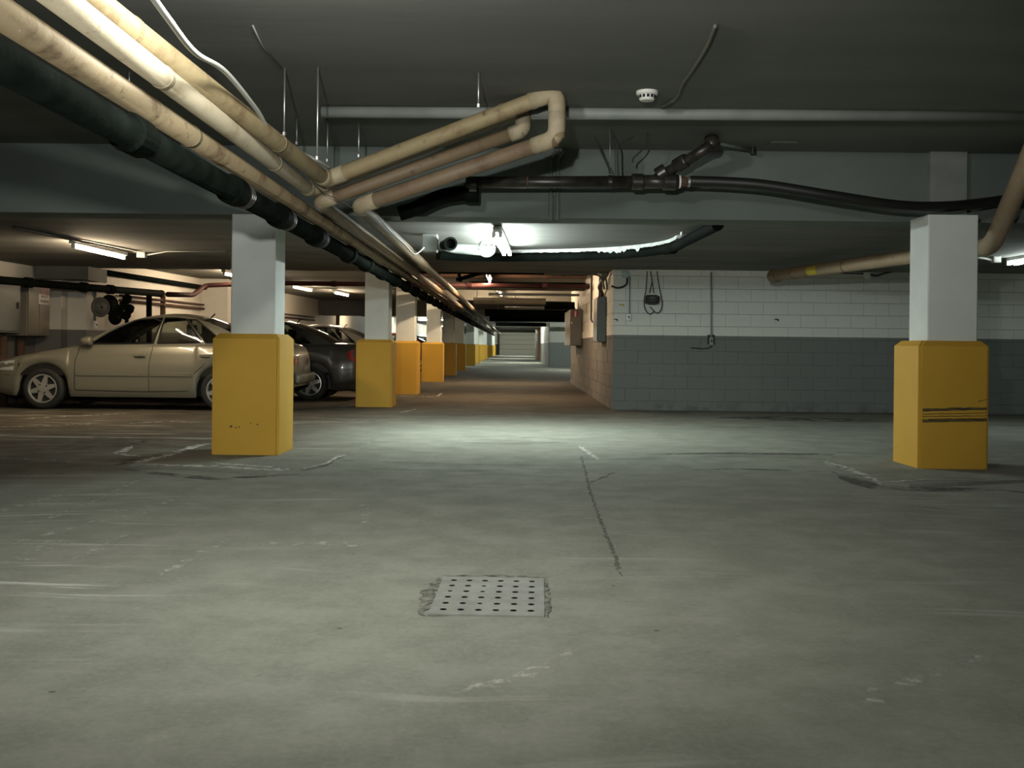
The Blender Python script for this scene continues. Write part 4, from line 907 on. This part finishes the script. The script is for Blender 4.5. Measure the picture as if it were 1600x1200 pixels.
# vertical conduit with a small switch
c = Vector((wx(18.0) + 0.0, 17.85, 1.25)); c = V(93, 508, 17.0); o = empty('switch_box', (wx(17.6) - 0.0, 17.55, 1.28)); 
tag(o, 'small switch at the foot of a conduit on the left wall above the bonnet', 'switch')
box_obj('box', 0, 0.05, -0.05, 0.07, -0.05, 0.08, 'plastic', o, 0.006); box_obj('toggle', 0.05, 0.06, 0.0, 0.02, 0, 0.03, 'slot', o); tube_obj('conduit', [(0.02, 0.01, 0.08), (0.02, 0.01, 0.66)], 0.022, 'conduit', o, 8)
# hanging duct deep in the left bays
o = empty('duct', (-4.8, 32.5, 1.93)); tag(o, 'dark grey duct hung across the deep left bays between the columns', 'duct')
box_obj('casing', -1.4, 2.0, -0.4, 0.4, 0, 0.48, 'ductgrey', o, 0.01); box_obj('flange', -0.1, -0.04, -0.42, 0.42, -0.02, 0.48, 'ductgrey', o)
o = tube_obj('post', [(-5.55, 31.8, 0), (-5.55, 31.8, 1.93)], 0.06, 'rust', None, 8); tag(o, 'slim brown post under the dark grey duct', 'post')
# grey wall box far right of the aisle end
o = empty('wall_cabinet', (1.95, 79.0, 1.35)); tag(o, 'white cabinet on the far right wall beside the garage door', 'cabinet'); box_obj('case', -0.3, 0.05, -0.3, 0.5, -0.5, 0.6, 'plastic', o, 0.02); box_obj('door', -0.28, 0.03, -0.33, -0.3, -0.47, 0.57, 'plastic', o)

# ------------------------------------------------------------------ cars
def lerp_tab(tab, x):
    if x <= tab[0][0]: return tab[0][1]
    for (a, va), (b, vb) in zip(tab, tab[1:]):
        if x <= b:
            t = (x - a) / (b - a); t = t * t * (3 - 2 * t) * 0.4 + t * 0.6; return va + (vb - va) * t
    return tab[-1][1]
LEN = 4.5; WF, WR, WRAD = 0.86, 3.47, 0.305
TOPL = [(0, .60), (.06, .665), (.18, .715), (.5, .79), (.9, .865), (1.25, .92), (1.42, .945), (2.4, .965), (3.4, .985), (3.85, 1.0), (4.25, .99), (4.40, .955), (4.47, .86), (4.5, .78)]
BOTL = [(0, .33), (.08, .25), (.35, .20), (.5, .19), (4.0, .19), (4.3, .24), (4.44, .30), (4.5, .36)]
WID = [(0, .50), (.03, .60), (.10, .70), (.22, .77), (.45, .825), (.9, .85), (3.5, .85), (4.0, .825), (4.25, .78), (4.38, .72), (4.46, .64), (4.5, .55)]
def make_sedan(paint, label, loc):
    t = empty('sedan', loc); tag(t, label, 'car')
    xs_ = sorted(set([round(0.05 * i, 3) for i in range(91)] + [0.02, 4.43, 4.47, 4.485] + [round(c + R0 * math.cos(a * math.pi / 20), 3) for c in (WF, WR) for R0 in (0.365,) for a in range(21)]))
    prof = [(0.0, .93), (.08, .975), (.22, .995), (.45, 1.0), (.62, .995), (.66, .985), (.80, .97), (.92, .94), (.975, .915), (1.0, .885)]
    bm = bmesh.new(); rows_ = []
    for x in xs_:
        zb, zt_, w_ = lerp_tab(BOTL, x), lerp_tab(TOPL, x), lerp_tab(WID, x); zs = zb
        for c in (WF, WR):
            d = abs(x - c)
            if d < 0.3651: zs = max(zs, 0.30 + math.sqrt(max(0, 0.365 ** 2 - d * d)))
        half = [(w_ * f, zs + (zt_ - zs) * tt) for tt, f in prof]
        deck = [(w_ * .885 * f, zt_ + 0.035 * (1 - f * f)) for f in (.75, .5, .25, 0)]
        right = [bm.verts.new((x, -y, z)) for y, z in half + deck]; left = [bm.verts.new((x, y, z)) for y, z in half + deck[:-1]]
        rows_.append(right + left[::-1])
    nb = len(prof)
    for (xa, a), (xb, b) in zip(zip(xs_, rows_), zip(xs_[1:], rows_[1:])):
        for k in range(len(a) - 1):
            if nb - 1 <= k <= len(a) - nb - 1 and xa > 1.40 and xb < 3.82: continue     # open cabin
            bm.faces.new((a[k], a[k + 1], b[k + 1], b[k]))
    bm.faces.new(rows_[0]); bm.faces.new(rows_[-1][::-1])
    link('body', bm, paint, t, True)
    # greenhouse
    US = [0, .045, .12, .2, .28, .36, .43, .455, .53, .60, .67, .735, .75, .80, .86, .93, 1]; VS = [0, .055, .25, .45, .65, .82, .91, 1]
    RT = [(0, 1.335), (.15, 1.375), (.4, 1.405), (.6, 1.405), (.85, 1.375), (1, 1.335)]
    def gh(u, v, s):
        xb = 1.38 + 2.47 * u; xr = 2.12 + 1.0 * u
        zb = lerp_tab(TOPL, xb); zr = lerp_tab(RT, u); bul = math.sin(math.pi * v) * 0.03
        ycor = 0.752 - (0.05 * max(0, (u - .8) / .2)); yr = 0.575
        return (xb + (xr - xb) * v, s * (ycor + (yr - ycor) * v + bul), zb - 0.004 + (zr - zb + 0.004) * v + (0.035 * math.sin(math.pi * v) * (1 - min(1, min(u, 1 - u) / .25))))
    bmf = bmesh.new(); bmgs = {}
    panes = [(.045, .43), (.455, .735), (.75, .86)]
    for s in (-1, 1):
        for i in range(len(US) - 1):
            for j in range(len(VS) - 1):
                q = [gh(US[i], VS[j], s), gh(US[i + 1], VS[j], s), gh(US[i + 1], VS[j + 1], s), gh(US[i], VS[j + 1], s)]
                win = next((k for k, (a, b) in enumerate(panes) if a <= US[i] + 1e-6 and US[i + 1] <= b + 1e-6), None) if .05 <= VS[j] and VS[j + 1] <= .915 else None
                tg = bmf if win is None else bmgs.setdefault((s, win), bmesh.new())
                tg.faces.new([tg.verts.new(p) for p in q])
    rows_ = []
    for u in US:
        a = Vector(gh(u, 1, -1)); b = Vector(gh(u, 1, 1)); rows_.append([bmf.verts.new(a.lerp(b, k / 8) + Vector((0, 0, 0.04 * math.sin(math.pi * k / 8)))) for k in range(9)])
    for a, b in zip(rows_, rows_[1:]):
        for k in range(8): bmf.faces.new((a[k], a[k + 1], b[k + 1], b[k]))
    bmesh.ops.remove_doubles(bmf, verts=bmf.verts, dist=0.0005); 
    link('roof', bmf, paint, t, True)
    for bmg in bmgs.values(): bmesh.ops.remove_doubles(bmg, verts=bmg.verts, dist=0.0005); link('side_window', bmg, 'glass', t, True)
    for (u, sg_, nm) in ((0, -1, 'windscreen'), (1, 1, 'rear_window')):
        bm = bmesh.new(); rr = []
        for v in VS:
            a = Vector(gh(u, v, -1)); b = Vector(gh(u, v, 1)); rr.append([bm.verts.new(a.lerp(b, k / 8) + Vector((sg_ * 0.09 * math.sin(math.pi * k / 8) * (1 - v * 0.6), 0, 0.04 * v * math.sin(math.pi * k / 8)))) for k in range(9)])
        for a, b in zip(rr, rr[1:]):
            for k in range(8): bm.faces.new((a[k], a[k + 1], b[k + 1], b[k]))
        link(nm, bm, 'glass', t, True)
    # black frames round the side glass
    for s in (-1, 1):
        def off(p): return Vector(p) + Vector((0, s * 0.004, 0))
        for a, b in panes:
            un = [u for u in US if a - 1e-6 <= u <= b + 1e-6]
            lp = [off(gh(u, .055, s)) for u in un] + [off(gh(b, v, s)) for v in (.25, .45, .65, .82)] + [off(gh(u, .91, s)) for u in un[::-1]] + [off(gh(a, v, s)) for v in (.82, .65, .45, .25)]
            bm = bmesh.new(); tube(bm, lp + [lp[0]], 0.011, 5, cap=False); link('window_frame', bm, 'trim', t)
    # cabin
    box_obj('cabin_floor', 1.45, 3.75, -0.74, 0.74, 0.45, 0.60, 'interior', t)
    for yy in (-0.36, 0.36):
        bm = bmesh.new(); xx = 2.35; box(bm, xx, xx + 0.5, yy - 0.24, yy + 0.24, 0.58, 0.72); box(bm, xx + 0.42, xx + 0.56, yy - 0.23, yy + 0.23, 0.6, 1.12); box(bm, xx + 0.5, xx + 0.58, yy - 0.12, yy + 0.12, 1.10, 1.27); link('front_seat', bm, 'interior', t)
    bm = bmesh.new(); box(bm, 3.15, 3.6, -0.66, 0.66, 0.58, 0.74); box(bm, 3.45, 3.62, -0.66, 0.66, 0.6, 1.10); link('rear_seat', bm, 'interior', t)
    box_obj('parcel_shelf', 3.6, 3.84, -0.7, 0.7, 0.9, 0.99, 'interior', t); box_obj('dashboard', 1.42, 1.8, -0.7, 0.7, 0.7, 0.96, 'interior', t, 0.03)
    bm = bmesh.new(); pp = [Vector((2.0 + 0.07 * math.sin(2 * math.pi * s / 20), -0.36 + 0.18 * math.cos(2 * math.pi * s / 20), 0.93 + 0.17 * math.sin(2 * math.pi * s / 20))) for s in range(20)]; pp.append(pp[0]); tube(bm, pp, 0.014, 6)
    tube(bm, [(1.8, -.36, .88), (2.0, -.36, .93)], 0.02, 6); link('steering_wheel', bm, 'trim', t)
    # underbody and wheel wells
    bm = bmesh.new(); box(bm, 0.25, 4.25, -0.60, 0.60, 0.2, 0.5); box(bm, WF - .36, WF + .36, -0.82, 0.82, 0.5, 0.665); box(bm, WR - .36, WR + .36, -0.82, 0.82, 0.5, 0.665); link('underbody', bm, 'trim', t)
    # seams, mouldings, handles, mirrors, lamps
    def skin(x, z, s):  # point on the flank
        w_ = lerp_tab(WID, x); zb, zt_ = lerp_tab(BOTL, x), lerp_tab(TOPL, x); tt = (z - zb) / (zt_ - zb)
        f = next((f0 + (f1 - f0) * (tt - t0) / (t1 - t0) for (t0, f0), (t1, f1) in zip(prof, prof[1:]) if t0 <= tt <= t1), .9 if tt > .5 else .93)
        return Vector((x, s * (w_ * f + 0.001), z))
    for s in (-1, 1):
        for ln in ([(1.38, .90), (1.33, .7), (1.33, .3)], [(2.46, .95), (2.42, .7), (2.42, .28)], [(3.40, .93), (3.38, .80), (3.22, .68), (3.08, .55)], [(1.33, .29), (2.3, .275), (3.0, .29)]):
            bm = bmesh.new(); tube(bm, [skin(xa + (xb - xa) * k / 6, za + (zb_ - za) * k / 6, s) for (xa, za), (xb, zb_) in zip(ln, ln[1:]) for k in range(6)] + [skin(*ln[-1], s)], 0.0055, 5); link('panel_gap', bm, 'trim', t)
        for ln, z in (((.02, .15, .3, .47), .50), ((3.86, 4.1, 4.3, 4.45), .56)): bm = bmesh.new(); tube(bm, [skin(x, z, s) for x in ln], 0.004, 5); link('panel_gap', bm, 'trim', t)
    for s in (-1, 1):
        for (xa, xb) in ((1.36, 2.40), (2.44, 3.04)):
            vs = []; bm = bmesh.new()
            for i in range(9):
                x = xa + (xb - xa) * i / 8; p = skin(x, .50, s); q = skin(x, .56, s); vs.append([bm.verts.new(p), bm.verts.new(p + Vector((0, s * .014, .004))), bm.verts.new(q + Vector((0, s * .014, -.004))), bm.verts.new(q)])
            for a, b in zip(vs, vs[1:]):
                for k in range(3): bm.faces.new((a[k], a[k + 1], b[k + 1], b[k]))
            link('side_moulding', bm, paint, t)
    for s in (-1, 1):
        for x in (2.28, 3.24):
            p = skin(x, .80, s); h_ = box_obj('door_handle', p.x - .085, p.x + .085, min(p.y, p.y + s * .03), max(p.y, p.y + s * .03), p.z - .018, p.z + .03, paint, t, 0.012); box_obj('recess', p.x - .055, p.x + .065, p.y + s * .026, p.y + s * .032, p.z - .014, p.z - .004, 'trim', h_)
        bm = bmesh.new(); lathe(bm, [(0.0, -.10), (.04, -.085), (.06, -.03), (.066, .05), (.05, .07)], 14, axis_mtx((1.52, s * .86, 1.01), (1, s * 0.05, 0))); bmesh.ops.scale(bm, vec=(1, 1, 1), verts=bm.verts); link('mirror', bm, paint, t, True)
        tube_obj('mirror_arm', [(1.52, s * .74, .97), (1.53, s * .84, .99)], 0.025, 'trim', t, 8)
        p = skin(.14, .50, s); k_ = box_obj('side_marker', .09, .20, p.y - .02, p.y + .02, .455, .49, 'amber', t, 0.008)
        # head and tail lamps
        bm = bmesh.new(); vs = []
        for x in (.035, .10, .2, .32, .42):
            a, b = skin(x, .57, s), skin(x, .57 + .10 + x * .12, s); vs.append((bm.verts.new(a + Vector((0, s * .004, 0))), bm.verts.new(b + Vector((0, s * .004, 0)))))
        for a, b in zip(vs, vs[1:]): bm.faces.new((a[0], a[1], b[1], b[0]))
        link('headlamp', bm, 'lens', t, True)
        bm = bmesh.new(); vs = []
        for x, z0, z1 in ((4.12, .76, .86), (4.2, .70, .90), (4.3, .68, .92), (4.40, .67, .92), (4.46, .67, .84), (4.49, .67, .80)):
            a, b = skin(x, z0, s), skin(x, min(z1, lerp_tab(TOPL, x) - .03), s); vs.append((bm.verts.new(a + Vector((.003, s * .005, 0))), bm.verts.new(b + Vector((.003, s * .005, 0)))))
        e0, e1 = vs[-1]; vs.append((bm.verts.new((4.505, s * .34, .67)), bm.verts.new((4.505, s * .34, .775))))
        for a, b in zip(vs, vs[1:]): bm.faces.new((a[0], a[1], b[1], b[0]))
        link('tail_lamp', bm, 'tail', t, True)
    bm = bmesh.new(); box(bm, 4.49, 4.58, -.60, .60, .40, .56); bevel(bm, 0.04, 2); link('rear_bumper', bm, paint, t, True)
    bm = bmesh.new(); box(bm, -.05, .03, -.55, .55, .34, .52); bevel(bm, 0.03, 2); link('front_bumper', bm, paint, t, True)
    tube_obj('aerial', [(3.05, 0, 1.37), (3.13, 0, 1.45)], 0.012, 'trim', t, 6)
    # wheels
    for x in (WF, WR):
        for s in (-1, 1):
            mt = Matrix.Translation((x, s * .745, WRAD)) @ Matrix.Rotation(R(90 * s * -1) * -1, 4, 'X') if False else axis_mtx((x, s * .745, WRAD), (0, s, 0))
            w_ = bpy.data.objects.new('wheel', None); 
            bm = bmesh.new(); lathe(bm, [(.19, -.10), (.27, -.10), (.298, -.075), (WRAD, -.03), (WRAD, .04), (.296, .082), (.262, .098), (.215, .092), (.20, .07), (.19, .03), (.0, .03)], 32, mt)
            ty = link('tyre', bm, 'tyre', t, True)
            bm = bmesh.new(); lathe(bm, [(.213, .070), (.213, .096), (.198, .098), (.188, .080), (.188, .060)], 32, mt, False)
            for k in range(6):
                a_ = 2 * math.pi * k / 6 + 0.26; ca, sa = math.cos(a_), math.sin(a_)
                def pol(r, da, z): return mt @ Vector((r * math.cos(a_ + da), r * math.sin(a_ + da), z))
                f1 = [bm.verts.new(pol(.045, -.62, .090)), bm.verts.new(pol(.085, -.50, .092)), bm.verts.new(pol(.196, -.13, .088)), bm.verts.new(pol(.196, .13, .088)), bm.verts.new(pol(.085, .50, .092)), bm.verts.new(pol(.045, .62, .090))]
                f2 = [bm.verts.new(v.co - Vector((0, s * .025, 0))) for v in f1]; bm.faces.new(f1)
                for i in range(6): j = (i + 1) % 6; bm.faces.new((f1[i], f1[j], f2[j], f2[i]))
            lathe(bm, [(.06, .06), (.06, .094), (.03, .098), (0, .098)], 16, mt)
            link('rim', bm, 'alloy', ty)
            bm = bmesh.new(); lathe(bm, [(.20, .045), (.20, .055), (0, .055)], 24, mt); link('wheel_recess', bm, 'hub_dark', ty)
            bm = bmesh.new()
            for k in range(4):
                a_ = math.pi / 2 * k + .6; lathe(bm, [(.011, .09), (.011, .0985), (0, .0985)], 8, mt @ Matrix.Translation((.068 * math.cos(a_), .068 * math.sin(a_), 0)))
            link('wheel_nuts', bm, 'hub_dark', ty)
    return t
def recolour(o, old, new):
    for c in [o] + list(o.children_recursive):
        if c.type == 'MESH':
            for sl in c.material_slots:
                if sl.material == M[old]: sl.link = 'OBJECT'; sl.material = M[new]
car = make_sedan('paint_beige', 'champagne beige sedan parked nose to the wall, behind the near left column', (-7.76, 15.65, 0))
for loc, pm, lb in (((-7.06, 18.62, 0), 'paint_dark', 'dark grey sedan parked next to the beige one, red tail lamp by the second column'), ((-6.85, 22.5, 0), 'paint_silver', 'silver sedan beyond the dark grey one, its roof showing over the boot'), ((-6.95, 37.0, 0), 'paint_red', 'dark red sedan deep in the left bays, glimpsed between the third and fourth columns'), ((-6.95, 46.0, 0), 'paint_silver', 'pale sedan furthest back in the left bays, glimpsed between columns')):
    c = copy_tree(car); c.location = loc; c['label'] = lb; recolour(c, 'paint_beige', pm)
